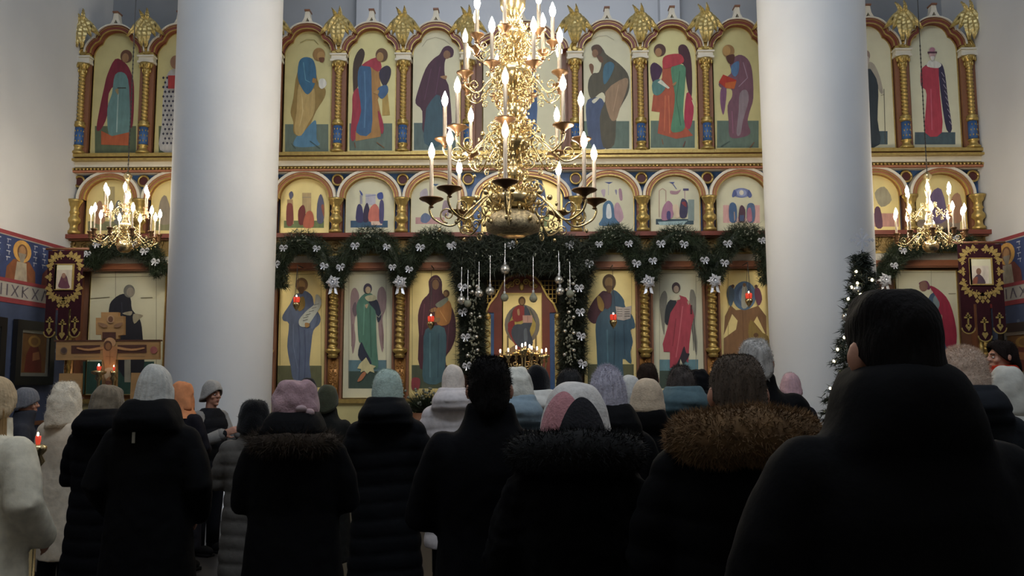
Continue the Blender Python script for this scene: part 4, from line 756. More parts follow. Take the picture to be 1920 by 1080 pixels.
def chandelier(name, loc, tiers, prof, label, bm, s, chain_top, panr, tr, bs, group=None):
    t = thing(name, loc, label, 'chandelier', group); n = 0
    body = MB().lathe(prof, 28, loc).build('turned_stem', M_brass, t, True)
    for R, z, angs, dz, th, sk, off in tiers:
        am, pm, tm = arm_mesh(R, dz, sk, .010 * sk + .004 * s), pan_mesh(panr * sk), tube_mesh(tr, th)
        for i, a in enumerate(angs):
            # a: 0 is towards the camera, positive to the photo's right-hand side
            ang = math.radians(a) - PI / 2
            o = link('arm', am, t); o.location = (0, 0, z); o.rotation_euler = (0, 0, ang)
            for nm, me, dz2 in (('drip_pan', pm, -.0), ('candle_tube', tm, 0.), ('bulb', bm if i not in off else BM_FAINT, th)):
                c = link(nm, me, o); c.location = (R, 0, dz2)
    # gilded scroll ornaments round the stem
    om = MB().tube(spiral((.16 * s, 0, 0), .08 * s, .012 * s, PI, 1.6, 18), .008 * s, 5).tube(spiral((.13 * s, 0, .13 * s), .055 * s, .01 * s, -PI / 2, -1.4, 14), .007 * s, 5).ell((.25 * s, 0, .03 * s), .02 * s, .02 * s, .03 * s, 6, 5).tube([(.05 * s, 0, -.02 * s), (.1 * s, 0, .02 * s), (.12 * s, 0, .1 * s)], .008 * s, 5)
    me = om.mesh('scroll_ornament', None, True, True); me.materials.append(M_brass)
    for R, z, angs, dz, th, sk, off in tiers:
        for lev, big in ((dz + .16 * s, 1.3), (dz - .12 * s, 1.1), (dz + .02 * s, 1.9), (dz - .26 * s, 1.5)):
            for k in range(8):
                o = link('scroll_ornament', me, t); o.location = (0, 0, z + lev); o.rotation_euler = (0, 0, 2 * PI * k / 8 + lev * 9); o.scale = (big * sk, big * sk, 1.1)
    q = MB(); zc = chain_top - loc[2]
    z = max(p[1] for p in prof); k = 0; lh = .07 * s
    q.tube([(loc[0], loc[1], loc[2] + z), (loc[0], loc[1], chain_top)], .006 * s + .003, 5)
    while z < zc and k < 60:
        ax = (1, 0, 0) if k % 2 else (0, 1, 0)
        q.tube([Vector(loc) + Vector((0, 0, z + lh / 2)) + Vector(ax) * (.018 * s * math.cos(a * PI / 4)) + Vector((0, 0, lh * .6 * math.sin(a * PI / 4))) for a in range(9)], .005 * s + .001, 4, cap=False)
        z += lh; k += 1
    q.build('chain', M_iron, t)
    return t
BM = bulb_mesh(1.5, M_bulb)
BM_FAINT = bulb_mesh(1.5, mat('faint_glow_bulb', (.9, .85, .75), .2, emit=1.2, ecol=(1, .9, .7)))  # bulb that is switched off; a weak glow is put into its material
YCH = 9.5
cx = at(962, 300, YCH).x
def zc(py): return at(962, py, YCH).z
z0 = zc(442)
def H(py): return zc(py) - z0
pr = [(.01, H(444)), (.12, H(444)), (.18, H(441)), (.2, H(432)), (.18, H(420)), (.14, H(410)), (.08, H(404)), (.05, H(400)), (.10, H(396)), (.21, H(388)), (.26, H(374)), (.22, H(362)), (.10, H(354)), (.06, H(346)), (.09, H(340)), (.13, H(328)), (.10, H(314)), (.06, H(306)), (.07, H(298)), (.11, H(288)), (.20, H(276)), (.22, H(266)), (.15, H(254)), (.07, H(246)), (.05, H(232)), (.1, H(222)), (.15, H(208)), (.11, H(196)), (.05, H(188)), (.05, H(172)), (.11, H(160)), (.19, H(146)), (.20, H(132)), (.13, H(118)), (.06, H(108)), (.05, H(90)), (.10, H(80)), (.14, H(64)), (.09, H(50)), (.05, H(40)), (.09, H(30)), (.14, H(16)), (.15, H(-2)), (.10, H(-20)), (.04, H(-40)), (.04, H(-60))]
TI = [  # R, z of the pans, angles, arm root offset, tube height, arm size, bulbs with only a faint painted glow
 (.90, H(376), (-4, -46, -84, -134, 178, 144, 92, 57), -.02, .46, .85, ()),
 (.76, H(262), (-5, -50, -88, -138, 176, 138, 90, 45), .0, .38, .72, ()),
 (.57, H(150), (-22, 24, -66, -112, 160, 112, 66, -160), .0, .34, .6, (2,)),
 (.45, H(80), (-10, 40, -60, -110, 170, 90, 130), .0, .30, .5, ()),
]
ch = chandelier('chandelier', (cx, YCH, z0), TI, pr, 'great tiered brass chandelier with lit candle bulbs in front of the icon screen', BM, 1., 11.4, .16, .021, 1.)
q = MB()
for k in range(90):   # piercings of the lowest bowl
    a = rnd.uniform(0, 2 * PI); b = rnd.uniform(.15, .85); rr = .29 * math.sin(.4 + b * 1.1)
q2 = MB().lathe([(.05, 0), (.16, .005), (.275, .05), (.29, .13), (.24, .21), (.14, .26), (.05, .28)], 26, (cx, YCH, z0 - .0)).build('pierced_bowl', M_brassd, ch, True)
q2.scale = (1.06, 1.06, 1.06)
SB = bulb_mesh(1.0, M_sbulb)
YSC = 11.6
for px, top, lab, ph in ((233, 330, 'small brass chandelier with lit bulbs hanging above the wooden cross', 0), (1746, 322, 'small brass chandelier with lit bulbs hanging above the dark banner by the spruce', 15)):
    b = at(px, 474, YSC); z0 = b.z
    def H(py): return at(px, py, YSC).z - z0
    pr = [(.005, 0), (.05, .005), (.09, .04), (.105, .09), (.08, .14), (.03, .17), (.025, H(440)), (.05, H(432)), (.075, H(424)), (.05, H(415)), (.022, H(408)), (.03, H(396)), (.06, H(388)), (.03, H(380)), (.02, H(370)), (.045, H(356)), (.02, H(346)), (.03, H(338)), (.06, H(330)), (.015, H(322))]
    tiers = [(.43, H(438), [a + ph for a in (0, 36, 72, 108, 144, 180, -36, -72, -108, -144)], -.02, .24, .42, ()), (.29, H(392), [a + 20 + ph for a in (0, 60, 120, 180, -60, -120)], .0, .20, .32, ())]
    chandelier('small_chandelier', b, tiers, pr, lab, SB, .42, 11.4, .10, .010, .8, 'small side chandeliers')

# ------------------------------------------------------------------ murals and framed icons on the side walls
def mural(wall, X, lines, crop, sgn):
    pj = lambda px, py, d: atX(px, py, X) + Vector((sgn * d, 0, 0))
    return paint('mural_painting', crop, lines, wall, pj, M_mural, .0008)
def wband(wall, X, sgn, name, zlo, zhi, m, d, ya=4., yb=13.85):
    a, b = sorted((X, X + sgn * d)); return MB().box(a, b, ya, yb, zlo, zhi).build(name, m, wall)
M_mb = mat('mural_blue', '#34426c', .8, 0, .25, 5); M_ml = mat('mural_lower', '#414d6a', .8, 0, .2, 4); M_ms = mat('mural_red', '#8e3a40', .8, 0, .15, 6); M_mw = mat('mural_pale', '#a8a49c', .8, 0, .12, 7)
for wall, X, sg, q in ((wl, XL, 1, (60, 446, 531, 541, 568, 572)), (wr, XR, -1, (1890, 444, 532, 541, 567, 571))):
    zz = lambda py: atX(q[0], py, X).z
    ztop, zs1, zs2 = zz(q[1]), zz(q[2]), zz(q[4])
    wband(wall, X, sg, 'red_border', ztop - .055, ztop, M_ms, .02)
    wband(wall, X, sg, 'pale_line', ztop - .07, ztop - .055, M_mw, .018)
    wband(wall, X, sg, 'mural_field', zs1, ztop - .07, M_mb, .012)
    wband(wall, X, sg, 'red_border', zs1 - .05, zs1, M_ms, .02)
    wband(wall, X, sg, 'letter_band', zs2 + .02, zs1 - .05, M_mw, .014)
    wband(wall, X, sg, 'red_border', zs2 - .05, zs2 + .02, M_ms, .02)
    wband(wall, X, sg, 'lower_field', .0, zs2 - .05, M_ml, .012)
    # saints in a row and the ornamental letters, set out along the wall
    mb = MB(); Xs = X + sg * .0128; L = ztop - zs1; zc0 = zs1
    def poly(pts, hexc, d):
        mb.add([(Xs + sg * d, y, z) for y, z in pts], [list(range(len(pts)))], 0, hx(hexc, 1.1))
    def el(y, z, ry, rz, hexc, d): poly([(y + ry * math.cos(a * PI / 10), z + rz * math.sin(a * PI / 10)) for a in range(20)], hexc, d)
    for k in range(9):
        y = 13.45 - k * .92 if sg > 0 else 13.3 - k * .95; zh = zc0 + L * .64
        rob = ('#6a3a34', '#7a4a2e', '#8a7a60', '#4a2e3a')[k % 4]
        poly([(y - .38, zc0), (y - .36, zc0 + L * .25), (y - .2, zc0 + L * .44), (y + .2, zc0 + L * .44), (y + .36, zc0 + L * .25), (y + .38, zc0)], rob, .001)
        poly([(y - .16, zc0), (y - .12, zc0 + L * .4), (y + .12, zc0 + L * .4), (y + .16, zc0)], '#a09684', .0016)
        el(y, zh, .23, L * .24, '#c09450', .002); el(y, zh - .01, .13, L * .17, '#6a4a34', .0026); el(y, zh, .085, L * .12, '#a07a56', .0032)
        poly([(y - .10, zh - .03), (y + .10, zh - .03), (y + .04, zh - L * .24), (y - .04, zh - L * .24)], '#8a8276', .0036)
        for c2 in (-.34, .34):
            for r in range(4):
                zz2 = zh + L * .2 - r * .085
                poly([(y + c2 - .05, zz2), (y + c2 + .05, zz2), (y + c2 + .05, zz2 - .014), (y + c2 - .05, zz2 - .014)], '#a8acb8', .001)
                poly([(y + c2 - .03 + .02 * (r % 3), zz2), (y + c2 - .015 + .02 * (r % 3), zz2), (y + c2 - .015 + .02 * (r % 3), zz2 - .06), (y + c2 - .03 + .02 * (r % 3), zz2 - .06)], '#a8acb8', .0012)
    zl, zh = zs2 + .05, zs1 - .08
    for k in range(34):
        y = 13.7 - k * .26; h = zh - zl; gl = k % 5
        def st(a, b, c2, d2):
            w2 = .018; poly([(y + a - w2, zl + b * h), (y + a + w2, zl + b * h), (y + c2 + w2, zl + d2 * h), (y + c2 - w2, zl + d2 * h)], '#5c5660', .003)
        if gl in (0, 3): st(-.08, 0, .08, 1); st(.08, 0, -.08, 1)
        elif gl == 1: st(-.07, 0, -.07, 1); st(.07, 0, .07, 1); st(-.07, .5, .07, .55)
        elif gl == 2: st(-.08, 0, 0, 1); st(.08, 0, 0, 1); st(-.04, .4, .05, .45)
        else: st(-.07, 0, -.07, 1); st(.07, 0, -.07, .55); st(.07, 1, -.07, .5)
    for k in range(70):
        y = rnd.uniform(5, 13.7); z = rnd.uniform(.9, zs2 - .15); s2 = rnd.uniform(.015, .05); el(y, z, s2, s2 * .7, '#6a7488', .001)
    mb.build('mural_painting', M_mural, wall, fix=False)
def wall_icon(X, sg, ya, yb, za, zb2, lab, bg='#6a4a2a'):
    d = X + sg * .03; t = thing('framed_icon', (X + sg * .03, (ya + yb) / 2, za), lab, 'picture', 'dark framed icons on the side walls')
    y0, y1 = sorted((ya, yb)); fw = .13
    q = MB()
    for a, b, c2, e in ((y0, y1, za, za + fw), (y0, y1, zb2 - fw, zb2), (y0, y0 + fw, za + fw, zb2 - fw), (y1 - fw, y1, za + fw, zb2 - fw)): q.box(min(d, d + sg * .07), max(d, d + sg * .07), a, b, c2, e)
    q.build('frame', mat('black_frame', (.012, .011, .011), .35, 0, .1), t)
    q = MB(); g = fw + .05
    for a, b, c2, e in ((y0 + fw, y1 - fw, za + fw, za + g), (y0 + fw, y1 - fw, zb2 - g, zb2 - fw), (y0 + fw, y0 + g, za + g, zb2 - g), (y1 - g, y1 - fw, za + g, zb2 - g)): q.box(min(d, d + sg * .045), max(d, d + sg * .045), a, b, c2, e)
    q.build('silver_slip', mat('silver_slip', '#8a8a84', .4, .5, .1), t)
    MB().box(min(d, d + sg * .03), max(d, d + sg * .03), y0 + g, y1 - g, za + g, zb2 - g).build('panel', mat('old_gold_panel', bg, .5, .2, .25, 6), t)
    mb = MB(); xs = d + sg * .031; yc = (y0 + y1) / 2; w2 = (y1 - y0) / 2 - g; h = zb2 - za - 2 * g
    def poly(pts, hexc, dd): mb.add([(xs + sg * dd, yc + a * w2, za + g + b * h) for a, b in pts], [list(range(len(pts)))], 0, hx(hexc))
    poly([(-.7, .02), (-.6, .45), (-.3, .68), (.3, .68), (.6, .45), (.7, .02)], '#5a241c', .001)
    poly([(.3 * math.cos(a * PI / 8), .8 + .1 * math.sin(a * PI / 8)) for a in range(16)], '#6e4e2a', .002)
    poly([(.5 * math.cos(a * PI / 8), .8 + .15 * math.sin(a * PI / 8)) for a in range(16)], '#8a6a34', .0015)
    poly([(-.1, .3), (.5, .35), (.4, .55), (-.1, .5)], '#8a5a3a', .003)
    mb.build('painted_figure', M_paint, t, fix=False)
def onX(px, py, X): return atX(px, py, X)
a, b = onX(18, 660, XL), onX(91, 660, XL); zt, zb_ = onX(60, 603, XL).z, onX(60, 722, XL).z
wall_icon(XL, 1, a.y, b.y, zb_, zt, 'tall black framed icon on the blue wall beside the cross')
wall_icon(XL, 1, a.y - 1.75, a.y - .25, zb_, zt, 'black framed icon at the edge of the photo on the blue wall', '#3a4a3a')
a, b = onX(1884, 640, XR), onX(1935, 640, XR); zt, zb_ = onX(1890, 608, XR).z, onX(1890, 720, XR).z
wall_icon(XR, -1, a.y, a.y - 1.25, zb_, zt, 'black framed icon on the wall beyond the red jacket man', '#6a3a1e')
# sill moulding and a shelf under the murals
for wall, X, sg in ((wl, XL, 1), (wr, XR, -1)): wband(wall, X, sg, 'wall_ledge', .98, 1.04, M_brown, .05)

# ------------------------------------------------------------------ banners
def banner(pts, Y, lab, paint_txt, crop, rot):
    # pts: left, right, top, bottom of cloth, y of tail tips; all measured in the photo
    xa, xb, yt, ym, y1, y2 = pts
    A = at(xa, yt, Y); B = at(xb, yt, Y); W = B.x - A.x; zt = A.z; zm = at(xa, ym, Y).z; z1 = at(xa, y1, Y).z; z2 = at(xa, y2, Y).z
    t = thing('church_banner', ((A.x + B.x) / 2, Y, ZS), lab, 'banner', 'dark velvet banners')
    ox = A.x
    def cl(x0, x1, za, zb2, y=Y, th=.012): return MB().box(ox + x0 * W, ox + x1 * W, y, y + th, za, zb2)
    cl(0, 1, zm, zt).build('velvet_cloth', M_velvet, t)
    for k, (a, b, zz) in enumerate(((.0, .29, z1), (.36, .66, z2), (.72, 1.0, z1))):
        mid = (a + b) / 2; pl = [(ox + a * W, zm), (ox + b * W, zm), (ox + b * W, zz + .08)] + [(ox + (mid + (b - mid) * math.cos(s * PI / 8)) * W, zz + .08 - .08 * math.sin(s * PI / 8)) for s in range(1, 8)] + [(ox + a * W, zz + .08)]
        o = MB().prism(pl, Y, Y + .012).build('tail', M_velvet, t)
        mb = MB(); xm = ox + mid * W
        mb.strip(pl[2:] , -.004, .012, Y - .006, Y + .01)
        for dz, hw, hh in ((.42 * (zm - zz), .012, .1), (.42 * (zm - zz) + .03, .055, .012), (.42 * (zm - zz) + .06, .03, .01)):
            mb.box(xm - hw, xm + hw, Y - .008, Y, zz + dz + .02 - hh, zz + dz + .02 + hh)
        mb.prism([(xm - .045, zz + .1), (xm, zz + .03), (xm + .045, zz + .1), (xm + .03, zz + .13), (xm, zz + .12), (xm - .03, zz + .13)], Y - .008, Y)
        tag(mb.build('gold_embroidery', M_emb, o), kind='stuff')
    # embroidered leaves round the centre
    mb = MB(); zc1 = (zt + zm) / 2 + .04 * (zt - zm); xc = ox + W / 2; hh = (zt - zm)
    for k in range(22):
        a = 2 * PI * k / 22; ex, ez = .40 * W, .36 * hh
        px, pz = xc + ex * math.copysign(abs(math.cos(a)) ** .55, math.cos(a)), zc1 + ez * math.copysign(abs(math.sin(a)) ** .55, math.sin(a))
        for s, r in ((0, .085), (1.5, .07), (-1.5, .07)):
            dx, dz = math.cos(a + s), math.sin(a + s); nx, nz = -dz, dx
            mb.prism([(px, pz), (px + dx * r * .5 + nx * r * .35, pz + dz * r * .5 + nz * r * .35), (px + dx * r, pz + dz * r), (px + dx * r * .5 - nx * r * .35, pz + dz * r * .5 - nz * r * .35)], Y - .007 - .001 * (k % 3), Y)
        mb.tube([(px, Y - .004, pz), (xc + (px - xc) * .86, Y - .004, zc1 + (pz - zc1) * .86)], .007, 4)
    for k in range(9):
        px, pz = xc + W * .06 * (k % 3 - 1) * (2 - k // 3), zm + .04 + .05 * (k // 3)
        mb.prism([(px - .03, pz), (px, pz - .035), (px + .03, pz), (px, pz + .035)], Y - .007, Y)
    tag(mb.build('gold_embroidery', M_emb, t), kind='stuff')
    ic = MB().box(xc - .24 * W, xc + .24 * W, Y - .014, Y, zc1 - .24 * hh * .9, zc1 + .24 * hh * .9).build('cloth_icon', M_cream, t)
    mb2 = MB().strip([(xc - .24 * W, zc1 - .216 * hh), (xc - .24 * W, zc1 + .216 * hh), (xc + .24 * W, zc1 + .216 * hh), (xc + .24 * W, zc1 - .216 * hh), (xc - .24 * W, zc1 - .216 * hh), (xc - .24 * W, zc1 + .216 * hh)], -.012, .018, Y - .02, Y)
    mb2.build('gold_braid', M_emb, ic)
    paint('painted_figure', crop, paint_txt, ic, onY(Y - .015))
    xp = xc
    MB().tube([(ox - .10 * W, Y + .03, zt + .03), (ox + 1.12 * W, Y + .03, zt + .03)], .018, 8).build('crossbar', M_brown, t, True)
    MB().lathe(*(lambda q: (q[0], q[1], (xp + rot, Y + .06, ZS), 0, 1, 1, q[2]))(twist(.03, zt + .06 - ZS, .12, .18, 10, 5))).build('twisted_pole', M_gold, t, True)
    MB().lathe([(.17, 0), (.17, .05), (.05, .08)], 16, (xp + rot, Y + .06, ZS)).build('pole_foot', M_brown, t, True)
    mb = MB()
    mb.prism([(xc - .02, zt + .05), (xc + .02, zt + .05), (xc + .02, zt + .3), (xc - .02, zt + .3)], Y + .03, Y + .05)
M_emb = mat('gold_embroidery', (.40, .30, .10), .5, .4, .2, 40)
banner((91, 157, 470, 578, 632, 640), 12.7, 'dark maroon velvet banner with gold leaves beside the wooden cross', '#b8b0a0 r 372,202 487,330\n#5a3444 s 395,320 405,270 425,225 450,245 462,290 468,325\n#8a6a5a e 430,240 14,18\n#6a4a4a e 442,268 9,11', (0, 450, 3.6), .09)
banner((1795, 1877, 458, 570, 625, 640), 12.7, 'dark maroon velvet banner with gold leaves on the spruce tree side', '#c4bcb0 r 872,200 975,302\n#4a3a48 s 885,300 895,265 920,245 945,265 955,300\n#7a5a4a e 920,230 14,18\n#7a4a3a s 890,270 915,260 910,300 890,298', (1520, 430, 2.92), -.02)

# ------------------------------------------------------------------ wooden crucifix with standing figures
YX = 12.45
cc = at(202, 700, YX); CR = thing('wooden_crucifix', (cc.x, YX, ZS), 'large painted wooden cross with a crucified figure below the small chandelier', 'crucifix')
M_wd = mat('dark_wood_edge', (.09, .035, .02), .5, 0, .15)
def pr2(pts, ya, yb): return MB().prism([P2(a, b, YX) for a, b in pts], ya, yb)
Z8 = lambda pts: [(a / 3.857, 580 + b / 3.857) for a, b in pts]
pr2(Z8([(738, 40), (738, 22), (862, 22), (862, 50), (900, 50), (900, 185), (862, 190), (862, 215), (738, 215), (738, 185), (700, 185), (700, 62), (738, 62)]), YX - .03, YX + .04).build('top_plaque', M_wood, CR)
pr2(Z8([(740, 210), (848, 210), (842, 620), (842, 980), (742, 980), (742, 620)]), YX - .02, YX + .04).build('upright_board', M_wood, CR)
o = pr2(Z8([(415, 232), (1157, 228), (1157, 362), (412, 368)]), YX - .035, YX + .03).build('crossbar_board', M_wood, CR)
pr2(Z8([(405, 224), (1165, 220), (1165, 230), (405, 234)]), YX - .045, YX + .05).build('dark_edge', M_wd, o)
mb = MB().box(cc.x - .06, cc.x + .06, YX + .04, YX + .1, ZS, zat(760, YX)).box(cc.x - .45, cc.x + .45, YX - .2, YX + .3, ZS, ZS + .12).build('cross_stand', M_wd, CR)
paint('painted_corpus', (0, 580, 3.857), '#4e3028 r 740,165 838,212\n#4e3028 p 515,262 725,258 725,318 515,320\n#4e3028 p 850,258 1060,256 1060,314 850,316\n#7a6450 e 462,298 26,26\n#54423a e 462,298 20,20\n#9a5a58 e 1112,294 26,26\n#b09070 e 800,70 26,30\n#6a4a38 e 800,72 18,22\n#8a6a50 s 705,95 760,105 780,125 740,130\n#8a6a50 s 890,95 840,105 820,125 860,130\n#b89068 e 795,240 42,36\n#b08458 s 755,285 640,300 560,285 565,275 640,285 750,268\n#b08458 s 840,285 950,300 1040,285 1035,275 950,285 840,268\n#a87850 s 752,270 840,270 845,330 830,400 825,460 765,460 755,400 745,330\n#8a5c3a l 5 795,300 795,400\n#8a5c3a l 4 765,340 820,345\n#5a3a2a e 780,262 30,36\n#8a6240 e 783,268 20,26\n#c0a888 s 760,430 830,430 835,500 765,510\n#a87850 s 768,505 828,500 815,640 780,640\n#7a5040 e 780,530 20,14\n#6a5a48 l 3 535,345 720,345\n#6a5a48 l 3 860,340 1050,340', CR, onY(YX - .04))
for (a, b, c2, fl, lab) in ((111, 153, 700, '#4a3040 s 480,640 490,540 515,515 540,545 550,640\n#7a5a44 e 515,540 14,18', 'flat wooden board with a painted head under the cross arm nearest the banner'), (246, 284, 699, '#5a3a34 s 975,640 990,540 1012,500 1035,545 1045,640\n#8a6a50 e 1012,520 14,18', 'flat wooden board with a painted head under the cross arm nearest the column')):
    x0, x1 = at(a, c2, YX - .1).x, at(b, c2, YX - .1).x; zt = at(a, c2, YX - .1).z
    o = MB().box(x0, x1, YX - .1, YX - .06, ZS, zt).build('figure_board', M_wood, None, origin=((x0 + x1) / 2, YX - .08, ZS)); tag(o, lab, 'painted board', 'figure boards below the cross')
    paint('painted_figure', (0, 580, 3.857), fl, o, onY(YX - .1))
def standing_lamp(px, py, Y, lab, f=.6):
    c = at(px, py, Y); t = thing('votive_lamp', (c.x, Y, 0 if Y < 11.5 else ZS), lab, 'lamp', 'small votive lamps'); zf = 0 if Y < 11.5 else ZS
    MB().lathe([(.12, zf), (.12, zf + .03), (.025, zf + .07), (.02, c.z - .2), (.05, c.z - .16), (.03, c.z - .12), (.16 * f, c.z - .09), (.17 * f, c.z - .06), (.03, c.z - .045)], 14, (c.x, Y, 0)).build('brass_stem', M_brass, t, True)
    MB().lathe([(.035 * f, -.05), (.05 * f, -.02), (.05 * f, .01)], 12, c).build('ruby_glass', M_ruby, t, True)
    MB().ell((c.x, c.y - .02 * f, c.z + .02), .018 * f, .018 * f, .045 * f, 8, 6).build('flame', M_flame, t, True)
standing_lamp(186, 688, 12.2, 'red votive lamp burning in front of the wooden cross')
standing_lamp(214, 689, 12.35, 'tiny candle flame beside the red votive lamp at the cross', .3)
standing_lamp(72, 820, 5.9, 'candle flame held low near the pale coats, close to the wall', .35)

# ------------------------------------------------------------------ spruce with lights
YT = 9.45
ap = at(1614, 476, YT); TR = thing('spruce_tree', (ap.x, YT, 0), 'dark spruce tree strung with tiny lights and a star on top', 'tree')
MB().lathe([(.07, 0), (.05, 1.2), (.02, ap.z - .1)], 10, (ap.x, YT, 0)).build('trunk', M_brown, TR, True)
fb = MB(); HT = ap.z; tips = []
n = 170
for k in range(n):
    t = (k + .5) / n; z = HT - .02 - (HT - .35) * t; R = .06 + .58 * t ** .92
    a = k * 2.39996 + rnd.uniform(-.2, .2); L = R * rnd.uniform(.8, 1.08)
    p0 = Vector((ap.x, YT, z + .03)); p1 = p0 + Vector((math.cos(a) * L, math.sin(a) * L, -.12 * L - .02)); tips.append((p0, p1))
    fb.tube([p0, p1], [.008, .004], 4)
    cnt = int(60 + 330 * L)
    for _ in range(cnt):
        f = rnd.uniform(.15, 1); q = p0.lerp(p1, f); d = (p1 - p0).normalized()
        fb.strand(q + Vector((rnd.gauss(0, .02), rnd.gauss(0, .02), rnd.gauss(0, .015))), d * .5 + Vector((rnd.gauss(0, .6), rnd.gauss(0, .6), rnd.gauss(-.1, .5))), rnd.uniform(.05, .1), .0065)
tag(fb.build('needle_branches', M_pined, TR, fix=False), kind='stuff')
lm = MB().ell((0, 0, 0), .014, .014, .017, 8, 6).mesh('fairy_light', None, True); lm.materials.append(M_fairy)
for k in range(12, n):
    if k % 2: continue
    p0, p1 = tips[k]; o = link('fairy_light', lm, TR); o.location = p0.lerp(p1, rnd.uniform(.8, 1.04)) + Vector((0, -.02, .01)) - ORIG[TR.name]
for k in range(20, n, 9):
    p0, p1 = tips[k]; q = p0.lerp(p1, .95); o = MB().ell((q.x, q.y, q.z - .06), .05, .05, .05, 12, 8).build('bauble', M_ball, TR, True)
q = MB(); sc = at(1616, 450, YT)
for k in range(8):
    a = k * PI / 4; L = .13 if k % 2 == 0 else .09
    q.tube([sc, sc + Vector((L * math.cos(a), 0, L * math.sin(a)))], .008, 4)
    for f in (.5, .75):
        b = sc + Vector((L * f * math.cos(a), 0, L * f * math.sin(a)))
        for s2 in (-.7, .7): q.tube([b, b + Vector((.03 * math.cos(a + s2), 0, .03 * math.sin(a + s2)))], .006, 4)
q.tube([ap, sc], .004, 4); q.build('star_topper', M_silver, TR)
# ------------------------------------------------------------------ people
def remesh(mb, voxel, smooth=2):
    me = mb.mesh('tmp', None, True, True); o = bpy.data.objects.new('tmp', me); COL.objects.link(o)
    r = o.modifiers.new('r', 'REMESH'); r.mode = 'VOXEL'; r.voxel_size = voxel; r.use_smooth_shade = True
    if smooth:
        q = o.modifiers.new('s', 'SMOOTH'); q.iterations = smooth; q.factor = .5
    dg = bpy.context.evaluated_depsgraph_get()
    nm = bpy.data.meshes.new_from_object(o.evaluated_get(dg)); bpy.data.objects.remove(o); bpy.data.meshes.remove(me)
    nm.materials.clear(); nm.polygons.foreach_set('use_smooth', [True] * len(nm.polygons)); return nm
POSES = {'down': ((.245, -.02, 1.12), (.26, .07, .88)), 'front': ((.245, .02, 1.13), (.09, .24, 1.10)), 'pocket': ((.27, -.05, 1.13), (.22, .13, .95)), 'hold': ((.25, .06, 1.12), (.13, .30, 1.22))}
def hand(mb, w, d, side):
    w = Vector(w); d = Vector(d).normalized(); n = Vector((side, 0, 0)); n = (n - d * n.dot(d)).normalized(); b = d.cross(n)
    if b.y < 0 and abs(b.y) > .2: b = -b
    rot = Matrix((b, n, d)).transposed()
    mb.ell(w + d * .05, .040, .016, .055, 10, 8, 0, rot)
    for k, (o, L) in enumerate(((-.030, .062), (-.010, .075), (.010, .082), (.030, .072))):
        p = w + d * .088 + b * o; q = p + d * L * .5 - n * .004; r = q + d * L * .42 - n * .02
        mb.capsule([p, q, r], [.0098, .0092, .0078], 8)
    p = w + d * .03 + b * .032; q = p + b * .026 + d * .03 - n * .008; r = q + d * .034 + b * .004 - n * .006
    mb.capsule([p, q, r], [.0125, .011, .0085], 8)
BODIES = {}
def body_mesh(pose):
    if pose in BODIES: return BODIES[pose]
    mb = MB()
    sec = [(.86, .155, .10, 0), (.95, .168, .112, -.005), (1.05, .15, .10, 0), (1.16, .15, .10, .005), (1.28, .172, .108, .0), (1.37, .165, .095, -.005), (1.42, .12, .075, -.01), (1.45, .07, .062, -.01)]
    vs = []; fs = []; n = 20
    for z, a, b, y in sec:
        for j in range(n): t = 2 * PI * j / n; vs.append((a * math.cos(t), y + b * math.sin(t), z))
    for i in range(len(sec) - 1):
        for j in range(n): fs.append((i * n + j, i * n + (j + 1) % n, (i + 1) * n + (j + 1) % n, (i + 1) * n + j))
    fs += [list(range(n - 1, -1, -1)), list(range((len(sec) - 1) * n, len(sec) * n))]; mb.add(vs, fs)
    mb.capsule([(0, -.012, 1.38), (0, .0, 1.46), (0, .012, 1.54)], [.062, .055, .055], 12)
    mb.ell((0, .004, 1.625), .073, .088, .084, 20, 14); mb.ell((0, .028, 1.555), .058, .066, .062, 16, 12)
    mb.ell((0, .072, 1.512), .026, .024, .018, 10, 8); mb.ell((0, .083, 1.635), .052, .018, .014, 12, 8)
    mb.capsule([(0, .090, 1.625), (0, .108, 1.592)], [.010, .015], 8)
    for sg in (-1, 1):
        mb.ell((sg * .017, .100, 1.588), .011, .012, .009, 8, 6)
        mb.ell((sg * .081, -.008, 1.60), .012, .022, .033, 10, 8, 0, Matrix.Rotation(sg * -.35, 3, 'Z'))
        mb.ell((sg * .045, .066, 1.585), .022, .022, .02, 8, 6)
        mb.capsule([(sg * .09, 0, .90), (sg * .095, .008, .5), (sg * .10, -.012, .28), (sg * .10, -.015, .09)], [.088, .058, .052, .038], 12)
        mb.ell((sg * .10, .055, .045), .043, .125, .042, 12, 8); mb.ell((sg * .10, -.02, .05), .038, .045, .05, 10, 8)
        e, w = POSES[pose]; e = Vector((sg * e[0], e[1], e[2])); w = Vector((sg * w[0], w[1], w[2]))
        mb.capsule([(sg * .165, -.005, 1.385), e, w], [.056, .043, .03], 12); hand(mb, w, w - e, sg)
    for sg in (0, 1): mb.ell((0, .092, 1.556 - sg * .010), .022, .010, .0065, 10, 6)
    me = remesh(mb, .0085, 2); me.name = 'person'; me.materials.append(M_skin); BODIES[pose] = me; return me
def put_local(name, mb_or_me, m, parent, smooth=True):
    me = mb_or_me if not isinstance(mb_or_me, MB) else mb_or_me.mesh(name, None, smooth, True)
    if isinstance(me, bpy.types.Mesh) and not len(me.materials): me.materials.append(m)
    me.name = name
    o = bpy.data.objects.new(name, me); COL.objects.link(o); o.parent = parent; ORIG[o.name] = Vector((0, 0, 0)); return o
SHARED = {}
def shared(key, fn, m):
    k = (key, m.name)
    if k not in SHARED:
        me = fn(); me = me.mesh(key, None, True, True) if isinstance(me, MB) else me; me.materials.clear(); me.materials.append(m); SHARED[k] = me
    return SHARED[k]
